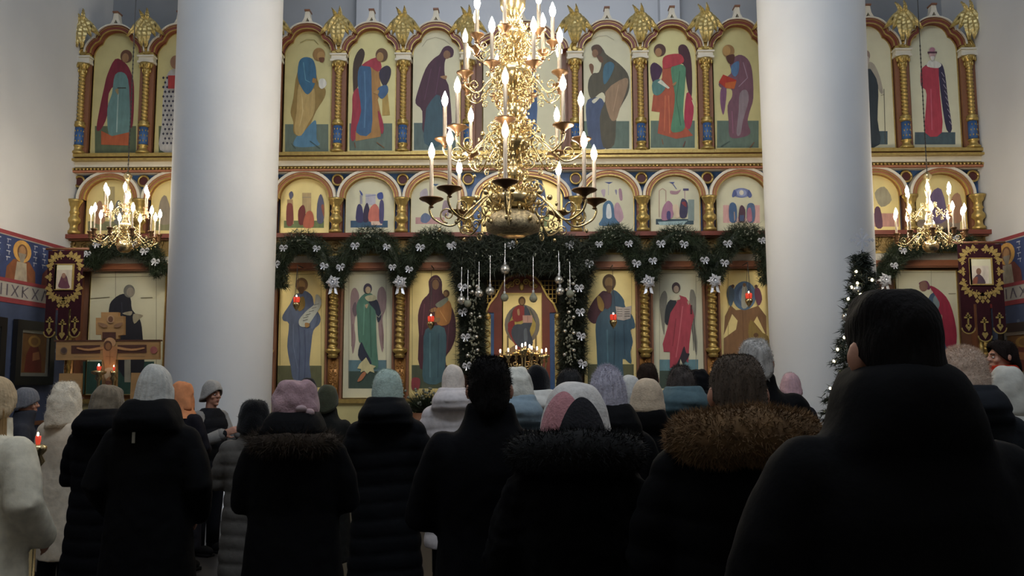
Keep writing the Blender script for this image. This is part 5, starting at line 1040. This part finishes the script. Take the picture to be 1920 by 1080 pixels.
def trousers():
    mb = MB()
    for sg in (-1, 1): mb.tube([(sg * .085, 0, .96), (sg * .09, 0, .85), (sg * .097, .008, .5), (sg * .1, -.01, .3), (sg * .1, -.012, .1)], [.11, .105, .078, .07, .066], 14)
    return mb
def boot(sg):
    return MB().tube([(sg * .1, -.012, .3), (sg * .1, -.012, .12), (sg * .1, -.01, .02)], [.068, .062, .062], 12).ell((sg * .1, .07, .05), .056, .12, .055, 12, 8).box(sg * .1 - .05, sg * .1 + .05, -.07, .17, 0, .03)
def loft(sec, n=28, ex=2.4):
    mb = MB(); vs = []; fs = []
    for z, a, b, y in sec:
        for j in range(n):
            t = 2 * PI * j / n; c, s = math.cos(t), math.sin(t); e = 2 / ex
            vs.append((a * math.copysign(abs(c) ** e, c), y + b * math.copysign(abs(s) ** e, s), z))
    for i in range(len(sec) - 1):
        for j in range(n): fs.append((i * n + j, i * n + (j + 1) % n, (i + 1) * n + (j + 1) % n, (i + 1) * n + j))
    fs += [list(range(n - 1, -1, -1)), list(range((len(sec) - 1) * n, len(sec) * n))]; return mb.add(vs, fs)
def coat_mesh(pose, hem=.55, w=1., flare=1., d=1., collar='mid', kind='smooth', slv=1., seed=0, shoulder=1.):
    col = {'mid': [(1.45, .118, .10, -.012), (1.50, .098, .098, 0), (1.555, .090, .095, .005)], 'low': [(1.44, .11, .095, -.01), (1.475, .085, .085, 0)],
           'high': [(1.44, .155, .118, -.02), (1.47, .138, .125, -.02), (1.53, .120, .13, -.012), (1.575, .100, .12, -.004), (1.59, .075, .09, -.004)],
           'hood': [(1.44, .175, .15, -.06), (1.50, .165, .165, -.065), (1.56, .142, .148, -.05), (1.605, .115, .122, -.03)]}[collar]
    sec = [(hem, .205 * flare, .155 * flare * d, 0), (hem + (.95 - hem) * .5, .205 * (flare + 1) / 2, .15 * d * (flare + 1) / 2, 0), (.95, .198, .142 * d, 0), (1.08, .186, .132 * d, 0), (1.2, .192, .134 * d, -.005), (1.3, .20, .13 * d, -.01), (1.37, .198 * shoulder, .118 * d, -.012), (1.415, .165 * shoulder, .102, -.014)]
    sec = [(z, a * w, b * w ** .7, y) for z, a, b, y in sec] + [(z, a * (1 + (w - 1) * .4), b, y) for z, a, b, y in col]
    mb = loft(sec)
    e, ww = POSES[pose]
    for sg in (-1, 1):
        wa = min(max(w, 1), 1.08); E = Vector((sg * e[0] * wa, e[1], e[2])); W = Vector((sg * ww[0] * wa, ww[1], ww[2])); r = .066 * slv
        mb.capsule([Vector((sg * (.158 * max(w, 1) * shoulder + .006), -.012, 1.375)), E.lerp(Vector((sg * .17 * w, 0, 1.36)), .5) + Vector((sg * .008, 0, 0)), E, E.lerp(W, .5), W + (W - E).normalized() * .01], [.070 * slv, .072 * slv, .070 * slv, .063 * slv, .056 * slv], 14)
    me = remesh(mb, .016, 3)
    off = Vector((seed * 7.3, seed * 3.1, 0)); nv = len(me.vertices)
    co = [0.] * (nv * 3); me.vertices.foreach_get('co', co); nn = [0.] * (nv * 3); me.vertices.foreach_get('normal', nn)
    for i in range(nv):
        x, y, z = co[3 * i:3 * i + 3]; p = Vector((x, y, z))
        if kind == 'puffer':
            f = .011 * (abs(math.sin(PI * (z + .012 * math.sin(9 * x + seed)) / .105)) ** .5 - .5) + .006 * noise.noise(p * 9 + off)
        elif kind == 'fur': f = .010 * noise.noise(p * 34 + off) + .012 * noise.noise(p * 9 + off)
        else: f = .011 * noise.noise(Vector((x * 7, y * 7, z * 2.2)) + off) + .004 * noise.noise(p * 18 + off)
        for k in range(3): co[3 * i + k] += nn[3 * i + k] * f
    me.vertices.foreach_set('co', co); me.update(); return me
def dome(c, rx, ry, ztop, zb, p=.8, q=.95, nu=40, nv=16, rib=0, ribn=28, cut=None, thick=.88, seed=0, lump=0., cuff=0.):
    """cap-like shell; zb(u) gives the lower edge, u=0 at the back"""
    mb = MB(); vs = []; fs = []; cx2, cy = c
    for i in range(nv + 1):
        a = PI / 2 * (i + .25) / (nv + .25)
        for j in range(nu):
            u = 2 * PI * j / nu; r = math.sin(a) ** p; z0 = zb(u); z = z0 + (ztop - z0) * max(0, math.cos(a)) ** q
            if rib: r *= 1 + rib * math.sin(ribn * u) * min(1, r * 1.3)
            if cuff and z < z0 + cuff: r *= 1.06
            P = Vector((cx2 + rx * r * math.sin(u), cy - ry * r * math.cos(u), z))
            if lump: P += (P - Vector((cx2, cy, (ztop + z0) / 2))).normalized() * lump * noise.noise(P * 17 + Vector((seed * 5.1, 0, seed)))
            vs.append(P)
    k = nv + 1
    for j in range(nu):   # turned-in rim
        P = vs[nv * nu + j]; vs.append(Vector((cx2 + (P.x - cx2) * thick, cy + (P.y - cy) * thick, P.z + .004)))
    for i in range(k):
        for j in range(nu):
            if cut and i < k and cut(2 * PI * (j + .5) / nu, vs[i * nu + j].z): continue
            fs.append((i * nu + j, i * nu + (j + 1) % nu, (i + 1) * nu + (j + 1) % nu, (i + 1) * nu + j))
    fs.append(list(range(nu - 1, -1, -1)))
    return mb.add(vs, fs)
def edge(back, side, front):
    def f(u):
        c = math.cos(u)   # 1 at the back, -1 at the face
        return side + (back - side) * max(0, c) ** 1.5 + (front - side) * max(0, -c) ** 1.2
    return f
def fuzz(mb0, n, L, wd, jit=.5):
    mb = MB(); cx2 = Vector((0, 0, 0))
    for v in mb0.v: cx2 += Vector(v)
    cx2 /= max(1, len(mb0.v)); fs = [f for f in mb0.f if len(f) == 4]
    for _ in range(n):
        f = rnd.choice(fs); a, b, c, d = (Vector(mb0.v[i]) for i in f); s, t = rnd.random(), rnd.random()
        p = a.lerp(b, s).lerp(d.lerp(c, s), t); nr = (b - a).cross(d - a)
        nr = nr.normalized() if nr.length > 1e-9 else (p - cx2).normalized()
        if nr.dot(p - cx2) < 0: nr = -nr
        mb.strand(p, nr + Vector((rnd.gauss(0, jit), rnd.gauss(0, jit), rnd.gauss(-.15, jit))), L * rnd.uniform(.5, 1.2), wd)
    return mb
CM = {}
def cloth(hexc, rough=.85, kind='c'):
    k = (hexc, kind)
    if k not in CM:
        CM[k] = mat('cloth_%d' % len(CM), hexc, rough, 0, .14, 22 if kind != 'wool' else 45, bump=.25 if kind == 'wool' else .1, bscale=90 if kind == 'wool' else 40, sheen=.15 if kind == 'wool' else 0, spec=.12)
    return CM[k]
BLACK, BLACK2 = '#121214', '#191a1e'
HEADS = {}
def person(px, ptop, Y, label, head, coat, pose='down', rz=0., dz=.0, face=False, extra=None, lean=0.):
    """px, ptop: where the top of the head stands in the photo; Y: distance. The head gear adds dz to the height"""
    a = at(px, ptop, Y); s = a.z / (1.715 + dz)
    t = bpy.data.objects.new('person', body_mesh(pose)); COL.objects.link(t)
    t.location = (a.x, Y, 0); t.scale = (s, s, s); t.rotation_euler = (0, 0, rz); ORIG[t.name] = Vector((0, 0, 0))
    tag(t, label, 'person', 'churchgoers standing with their backs turned')
    ck = dict(coat); col = ck.pop('col'); cm = cloth(col, .8, ck.get('kind', 'c') if ck.get('kind') != 'puffer' else 'c')
    key = tuple(sorted(ck.items())) + (pose,)
    if key not in HEADS: HEADS[key] = coat_mesh(pose, **ck)
    me = HEADS[key]
    if len(me.materials) and me.materials[0] is not cm: me = me.copy(); me.materials.clear()
    put_local('coat', me, cm, t)
    link('trousers', shared('trousers', trousers, cloth('#14151a')), t)
    for sg in (-1, 1): link('boot', shared('boot_%d' % sg, lambda: boot(sg), cloth('#0e0d0d')), t)
    if face:
        for sg in (-1, 1):
            e = put_local('eye', MB().ell((sg * .032, .0845, 1.61), .0125, .008, .0075, 10, 8), mat('eye_white', '#cfc8c0', .3), t)
            put_local('iris', MB().ell((sg * .032, .0915, 1.61), .0055, .003, .0055, 8, 6), mat('iris', '#2a1c14', .3), e)
            put_local('eyebrow', MB().tube([(sg * .018, .096, 1.632), (sg * .034, .094, 1.637), (sg * .05, .082, 1.632)], .004, 6), mat('brow_hair', '#3a281c', .8), t)
        put_local('lips', MB().ell((0, .0945, 1.553), .021, .008, .007, 10, 6), mat('lips', '#9a5a52', .5), t)
    head(t)
    if extra: extra(t)
    return t
# --- head gear
def hair(col, back=1.50, side=1.575, front=1.685, rx=.09, ry=.112, top=1.735, p=.66, lump=.010, seed=1, strands=1400, sl=.016):
    def f(t):
        m = mat('hair_' + col, col, .75, 0, .4, 60, stretch=(1, 1, .15), bump=.4, bscale=120, spec=.12); d = dome((0, -.002), rx, ry, top, edge(back, side, front), p, .9, 44, 18, lump=lump, seed=seed)
        o = put_local('hair', d, m, t)
        if strands: tag(put_local('hair_strands', fuzz(d, strands, sl, .0011, .9), m, o, False), kind='stuff')
    return f
def beanie(col, top=1.79, back=1.53, side=1.575, front=1.665, rx=.098, ry=.118, rib=.03, ribn=26, p=.8, q=.9, fuzzy=0, cuff=.05, lump=.006, seed=2, fl=.02):
    def f(t):
        m = cloth(col, .9, 'wool'); d = dome((0, -.004), rx, ry, top, edge(back, side, front), p, q, ribn * 4 if rib else 44, 18, rib, ribn, cuff=cuff, lump=lump, seed=seed)
        o = put_local('knit_hat', d, m, t)
        if fuzzy: tag(put_local('fuzz', fuzz(d, fuzzy, fl, .0008, .7), m, o, False), kind='stuff')
    return f
def hood(col, top=1.755, rx=.128, ry=.15, bottom=1.40, kind='wool', lump=.02, seed=3, fuzzy=0, p=.62, fl=.02):
    def f(t):
        d = dome((0, -.012), rx, ry, top, edge(bottom, bottom + .02, bottom + .03), p, .85, 52, 22, lump=lump, seed=seed, cut=lambda u, z: math.cos(u) < -.66 and z < 1.70)
        o = put_local('hood', d, cloth(col, .9, kind), t)
        if fuzzy: tag(put_local('fuzz', fuzz(d, fuzzy, fl, .0009, .7), cloth(col, .9, kind), o, False), kind='stuff')
    return f
def scarf(col, top=1.745, rx=.108, ry=.128, bottom=1.40, seed=4, lump=.014, spread=1.35):
    def f(t):
        d = dome((0, -.008), rx, ry, top, edge(1.46, 1.47, 1.47), .68, .9, 48, 18, lump=lump, seed=seed, cut=lambda u, z: math.cos(u) < -.6 and 1.47 < z < 1.695)
        sec = [(bottom, rx * spread, ry * spread, -.02), (bottom + .04, rx * 1.2, ry * 1.15, -.015), (1.47, rx * 1.0, ry * 1.0, -.008), (1.53, rx * .98, ry * .95, -.012)]
        lo = loft(sec, 30, 2); d.add(lo.v, lo.f[:-2]); put_local('head_scarf', d, cloth(col, .8), t)
    return f
def combo(*fs):
    def f(t):
        for g in fs: g(t)
    return f
def fur_collar(col, R=.155, r=.062, z=1.47, n=6500, L=.05, y=-.035, dip=.05):
    def f(t):
        pts = []
        for k in range(33):
            a = -PI / 2 + (k / 32 - .5) * 1.75 * PI; pts.append((R * 1.15 * math.cos(a), y + R * math.sin(a), z - dip * max(0, math.sin(a)) - .02 * abs(math.cos(a))))
        d = MB().tube(pts, [r * (.7 + .3 * math.sin(PI * k / 32)) for k in range(33)], 14)
        m = mat('fur_' + col, col, .9, 0, .4, 18); o = put_local('fur_collar', d, m, t)
        tag(put_local('fur', fuzz(d, n, L, .0016, .55), m, o, False), kind='stuff')
    return f
def patch_scarf(t):
    # pale hood-like scarf with rose and charcoal fields over the back of the head
    zb = edge(1.485, 1.485, 1.47); rx, ry, top = .135, .155, 1.765
    base = dome((0, -.01), rx, ry, top, zb, .68, .9, 72, 26, lump=.006, seed=9, cut=lambda u, z: math.cos(u) < -.7 and z < 1.69)
    o = put_local('head_scarf', base, cloth('#d6d2cc', .85, 'wool'), t)
    def field(u0, u1, a1, col, nm, k):
        mb = MB(); nu, nv = 24, 18; vs = []; fs = []
        for i in range(nv + 1):
            for j in range(nu + 1):
                u = u0 + (u1 - u0) * j / nu; bulge = math.sin(PI * j / nu) ** .6
                lo = a1 + (1 - bulge) * (PI / 2 - a1); a = lo + (PI / 2 - lo) * i / nv
                r = math.sin(a) ** .68 * (1.025 + .02 * k); z0 = zb(u); z = z0 + (top - z0) * max(0, math.cos(a)) ** .9
                P = Vector((rx * r * math.sin(u), -.01 - ry * r * math.cos(u), z)); vs.append(P)
        for i in range(nv):
            for j in range(nu): fs.append((i * (nu + 1) + j, i * (nu + 1) + j + 1, (i + 1) * (nu + 1) + j + 1, (i + 1) * (nu + 1) + j))
        q = put_local(nm, mb.add(vs, fs), cloth(col, .85, 'wool'), o)
    field(-1.5, .4, .52, '#c98e92', 'rose_field', 0); field(-.62, .95, .66, '#2c2c30', 'charcoal_field', 1)
def long_hair(col, x=.03, z1=1.25):
    def f(t):
        mb = MB()
        for k in range(26):
            u = -1.5 + 3.0 * k / 25; px2, py2 = .088 * math.sin(u), -.10 * math.cos(u)
            mb.tube(spline([(px2, py2, 1.60), (px2 * 1.12, py2 * 1.15, 1.5), (px2 * 1.0 + x, py2 * 1.25 - .02, 1.4), (px2 * .8 + x, py2 * 1.25 - .03, z1 + rnd.uniform(-.03, .03))], 4), [.014] * 9 + [.012, .010, .008, .004], 5)
        put_local('long_hair', mb, mat('hair_' + col, col, .5, 0, .3, 40, stretch=(1, 1, .15)), t)
    return f
def label_tab(x, y, z):
    def f(t): put_local('collar_tab', MB().box(x - .008, x + .008, y - .006, y, z - .03, z + .03), cloth('#b8b4a8'), t, False)
    return f
C = dict
# nearest row
person(1673, 550, 1.75, 'nearest man with cropped dark hair in a black coat with a stand-up collar', hair('#0b0706', back=1.49, side=1.615, front=1.70, rx=.083, ry=.112, top=1.735, p=.55, strands=0), C(col='#060608', hem=.6, w=1.08, collar='high', kind='smooth', slv=1.15, seed=1), 'front', .05, dz=.01)
person(1382, 668, 2.6, 'man with thinning grey hair and bare ears above a tawny fur collar', combo(hair('#54493f', back=1.52, side=1.60, front=1.70, rx=.084, ry=.106, top=1.728, p=.6, lump=.004, strands=2500, sl=.008), fur_collar('#715637', .135, .080, 1.50, 16000, .024, dip=.03)), C(col='#060608', hem=.7, w=1.15, collar='mid', kind='puffer', slv=1.15, seed=2), 'front', 0, dz=.008)
person(918, 670, 3.35, 'man with short dark brown hair and visible ears in a plain black jacket', hair('#0b0807', back=1.50, side=1.60, front=1.68, rx=.085, ry=.107, top=1.735, p=.6, strands=2500, sl=.018), C(col='#06060a', hem=0.3, flare=1.1, w=1.05, collar='mid', kind='smooth', slv=1.1, seed=3), 'front', .06, dz=.018)
person(1078, 716, 2.95, 'woman in a white head scarf with rose and charcoal fields and black fur coat', combo(patch_scarf, fur_collar('#050505', .165, .07, 1.535, 9000, .028, dip=.05)), C(col='#060608', hem=.45, w=1.1, collar='mid', kind='fur', slv=1.2, seed=4, shoulder=.95), 'front', 0, dz=.05)
# left group
person(-12, 704, 4.2, 'woman at the edge of the photo in a beige knit hat and pale woolly coat', combo(beanie('#c0a884', top=1.77, back=1.53, side=1.55, rib=.02, ribn=30), long_hair('#8a6a3c', .03, 1.34)), C(col='#d8d0ba', hem=.35, w=1.12, flare=1.05, collar='mid', kind='smooth', slv=1.3, seed=5), 'pocket', -.25, dz=.055)
person(49, 726, 7.1, 'person in a grey beanie turned sideways behind the pale woolly coat', beanie('#6e6e72', top=1.765, back=1.54, rib=.02, ribn=24, cuff=.0, front=1.64), C(col='#33343a', hem=.6, w=.92, collar='mid', seed=6), 'front', -1.1, dz=.05, face=True)
person(126, 716, 6.4, 'woman in a long fleecy ivory coat with the hood up', hood('#d8ccb6', top=1.765, rx=.122, ry=.15, fuzzy=1500, lump=.016), C(col='#d2c4ae', hem=.38, w=.98, flare=.96, collar='mid', kind='smooth', slv=1.12, seed=7), 'front', -.3, dz=.05)
person(202, 722, 5.5, 'woman in a taupe ribbed knit hat and black coat before the cross', beanie('#7a6e5c', top=1.775, back=1.53, rx=.108, ry=.122, rib=.035, ribn=20, p=.6, cuff=0, lump=.014), C(col='#06060a', hem=.15, w=1.12, flare=1.25, collar='hood', kind='puffer', slv=1.2, seed=8), 'front', -.12, dz=.06)
person(291, 683, 4.75, 'tall woman in a light grey ribbed beanie and wide black coat', combo(beanie('#bcbab2', top=1.81, back=1.525, side=1.56, rib=.035, ribn=18, rx=.102, ry=.12, p=.75, cuff=.07), label_tab(-.035, -.165, 1.40)), C(col='#060608', hem=.1, w=1.2, flare=1.25, collar='hood', kind='smooth', slv=1.2, seed=9), 'pocket', .02, dz=.095)
person(343, 714, 7.6, 'woman in an orange head scarf and dark coat next to the boy', scarf('#c8845a', top=1.745), C(col='#17161c', hem=0.2, flare=1.1, w=.98, collar='mid', seed=10), 'front', -.35, dz=.03, face=True)
person(397, 712, 8.4, 'boy in a grey hat and black vest looking aside by the column', beanie('#9a9690', top=1.765, back=1.53, side=1.56, front=1.66, rib=.0, cuff=.04, rx=.098, ry=.116), C(col='#17181c', hem=.78, w=1.0, collar='low', kind='puffer', slv=.8, seed=11), 'hold', -2.0, dz=.05, face=True,
       extra=lambda t: [put_local('grey_sleeve', MB().capsule([(sg * .16, -.01, 1.37), (sg * .24, .06, 1.12), (sg * .13, .28, 1.21)], [.082, .078, .066], 14), cloth('#7a7874'), t) for sg in (-1, 1)])
person(478, 750, 5.8, 'person in a black fur hat and grey padded coat next to the pink beret', beanie('#0d0d0f', top=1.765, back=1.50, side=1.53, front=1.63, rx=.125, ry=.135, rib=0, p=.55, cuff=0, fuzzy=900, lump=.012), C(col='#5e5a55', hem=0.2, flare=1.1, w=1.08, collar='mid', kind='puffer', slv=1.2, seed=12), 'front', .05, dz=.05)
person(557, 711, 4.3, 'woman in a gathered dusty pink beret and long black coat with brown fur hood', combo(beanie('#a98a8e', top=1.775, back=1.54, side=1.56, rx=.125, ry=.13, rib=.02, ribn=9, p=.62, cuff=0, lump=.022, seed=12), fur_collar('#33271a', .155, .06, 1.46, 5000, .05)), C(col='#060608', hem=.12, w=1.22, flare=1.3, collar='hood', kind='smooth', slv=1.2, seed=13), 'front', .1, dz=.06,
       extra=lambda t: put_local('hat_bow', MB().ell((.045, -.125, 1.62), .03, .02, .02, 10, 8).ell((.085, -.11, 1.6), .028, .02, .022, 10, 8).ell((.065, -.13, 1.585), .012, .012, .014), cloth('#b29a9c', .6), t))
person(577, 708, 8.2, 'person in a plain black beanie just behind the pink beret', beanie('#101014', top=1.76, rib=0, cuff=0), C(col='#15151a', hem=0.2, flare=1.3, w=1., seed=14), 'front', 0, dz=.045)
person(614, 722, 7.4, 'person in an olive green hat between the pink beret and the mint hat', beanie('#3e4030', top=1.77, rib=0, cuff=0, rx=.106, back=1.5), C(col='#1a1a18', hem=0.15, flare=1.25, w=1., seed=15), 'front', 0, dz=.05)
person(727, 693, 5.4, 'woman in a soft mint green beanie and black padded jacket with hood', beanie('#aebfb4', top=1.785, back=1.52, side=1.55, rib=0, cuff=0, p=.66, q=.8, fuzzy=2200, rx=.104, ry=.12, fl=.012), C(col='#0f1013', hem=0.12, flare=1.2, w=1.05, collar='hood', kind='puffer', slv=1.2, seed=16), 'front', 0, dz=.07)
person(850, 685, 7.2, 'woman in a blush white beanie and white padded jacket', beanie('#d2c6ba', top=1.80, back=1.53, side=1.56, rib=0, cuff=0, p=.7, q=.8, rx=.1), C(col='#ccc4c2', hem=0.3, flare=1.1, w=1.02, collar='hood', kind='puffer', slv=1.25, seed=17), 'front', 0, dz=.08)
person(966, 690, 5.2, 'woman in a white hood and pale blue jacket half hidden by the dark haired man', hood('#d2d0c4', top=1.775, rx=.125, bottom=1.44), C(col='#8496a0', hem=0.3, flare=1.2, w=1.05, collar='hood', kind='puffer', slv=1.2, seed=18), 'front', 0, dz=.055)
person(1007, 685, 6.1, 'person in a black beanie and white hooded jacket below the candle stand', beanie('#0c0c0f', top=1.785, rib=0, cuff=0, p=.66, q=.8, back=1.50, side=1.53), C(col='#ccc9c0', hem=0.3, flare=1.1, w=1.02, collar='hood', kind='puffer', slv=1.2, seed=19), 'front', 0, dz=.07)
person(1068, 693, 5.6, 'man with charcoal grey cropped hair behind the rose and charcoal scarf', hair('#2b2a2a', rx=.09, top=1.735, strands=1200), C(col='#191a1e', hem=0.2, flare=1.2, w=1.05, seed=20), 'front', 0, dz=.015)
person(1139, 687, 4.55, 'woman in a fluffy lavender grey ribbed beanie and black coat', beanie('#bcb8c4', top=1.81, back=1.49, side=1.52, rib=.04, ribn=18, rx=.108, ry=.125, p=.74, cuff=.08, fuzzy=5000, fl=.022), C(col='#060608', hem=0.12, flare=1.2, w=1.08, collar='hood', slv=1.15, seed=21), 'front', 0, dz=.095)
person(1180, 704, 6.4, 'woman in a plain white knit hat between lavender and cream beanies', beanie('#c2c0ba', top=1.77, rib=.02, ribn=24, cuff=0), C(col='#24242a', hem=0.2, flare=1.2, w=1., seed=22), 'front', 0, dz=.05)
person(1213, 709, 5.1, 'woman in a smooth cream beanie and black coat with a wide collar', beanie('#c4b096', top=1.765, back=1.545, side=1.56, rib=0, cuff=.06, p=.75, rx=.106, ry=.12), C(col='#060608', hem=0.12, flare=1.2, w=1.08, collar='high', slv=1.15, seed=23), 'front', 0, dz=.05)
person(1214, 682, 7.2, 'man with short brown hair standing before the carved post', hair('#2a1e16', rx=.088, top=1.74, strands=900), C(col='#15151a', hem=.7, w=1.05, seed=24), 'front', 0, dz=.02)
person(1277, 687, 6.0, 'woman with short grey brown hair in a dusty teal padded jacket', hair('#4a433f', back=1.47, side=1.50, front=1.67, rx=.1, ry=.118, top=1.75, p=.7, lump=.014, strands=2000, sl=.03), C(col='#51666c', hem=0.3, flare=1.15, w=1.1, collar='hood', kind='puffer', slv=1.25, seed=25), 'front', .05, dz=.03)
person(1308, 694, 6.9, 'person in a black hood behind the dusty teal jacket', hood('#0b0b0d', top=1.77, kind='c', rx=.13), C(col='#06060a', hem=0.15, flare=1.2, w=1.05, collar='hood', seed=26), 'front', -.2, dz=.05)
person(1416, 637, 4.9, 'tall man with pale grey hair in a black coat before the mountain icon', hair('#b4b0aa', rx=.09, ry=.106, top=1.735, back=1.51, strands=1800), C(col='#060608', hem=.5, w=1.1, collar='mid', slv=1.15, seed=27), 'hold', -.15, dz=.015)
person(1482, 700, 8.3, 'person in a pink knitted hat beyond the shoulder of the tall grey haired man', beanie('#b8969a', top=1.77, rib=.03, ribn=18, cuff=.05, fuzzy=800), C(col='#1c1c22', hem=.6, w=.95, seed=28), 'front', 0, dz=.05)
person(1804, 652, 4.3, 'woman in a fluffy cream angora hat and dark grey jacket', beanie('#d0b8a4', top=1.79, back=1.50, side=1.53, rx=.118, ry=.128, rib=0, p=.62, q=.78, cuff=0, fuzzy=8000, fl=.022), C(col='#1e2126', hem=.6, w=1.15, collar='hood', kind='puffer', slv=1.25, seed=29), 'front', -.1, dz=.075)
person(1886, 685, 5.0, 'woman in a sheer white head scarf and oatmeal coat', scarf('#bebcb2', top=1.75, rx=.112, ry=.13, spread=1.6, bottom=1.38), C(col='#a89e90', hem=.4, w=1.1, collar='mid', kind='smooth', slv=1.15, seed=30), 'front', 0, dz=.035)
person(1880, 638, 7.2, 'man in profile with dark hair and a bright red jacket', hair('#1d1512', rx=.088, top=1.735, strands=900), C(col='#a82c18', hem=0.6, w=1.1, collar='mid', kind='smooth', slv=1.15, seed=31), 'down', 1.45, dz=.02, face=True)
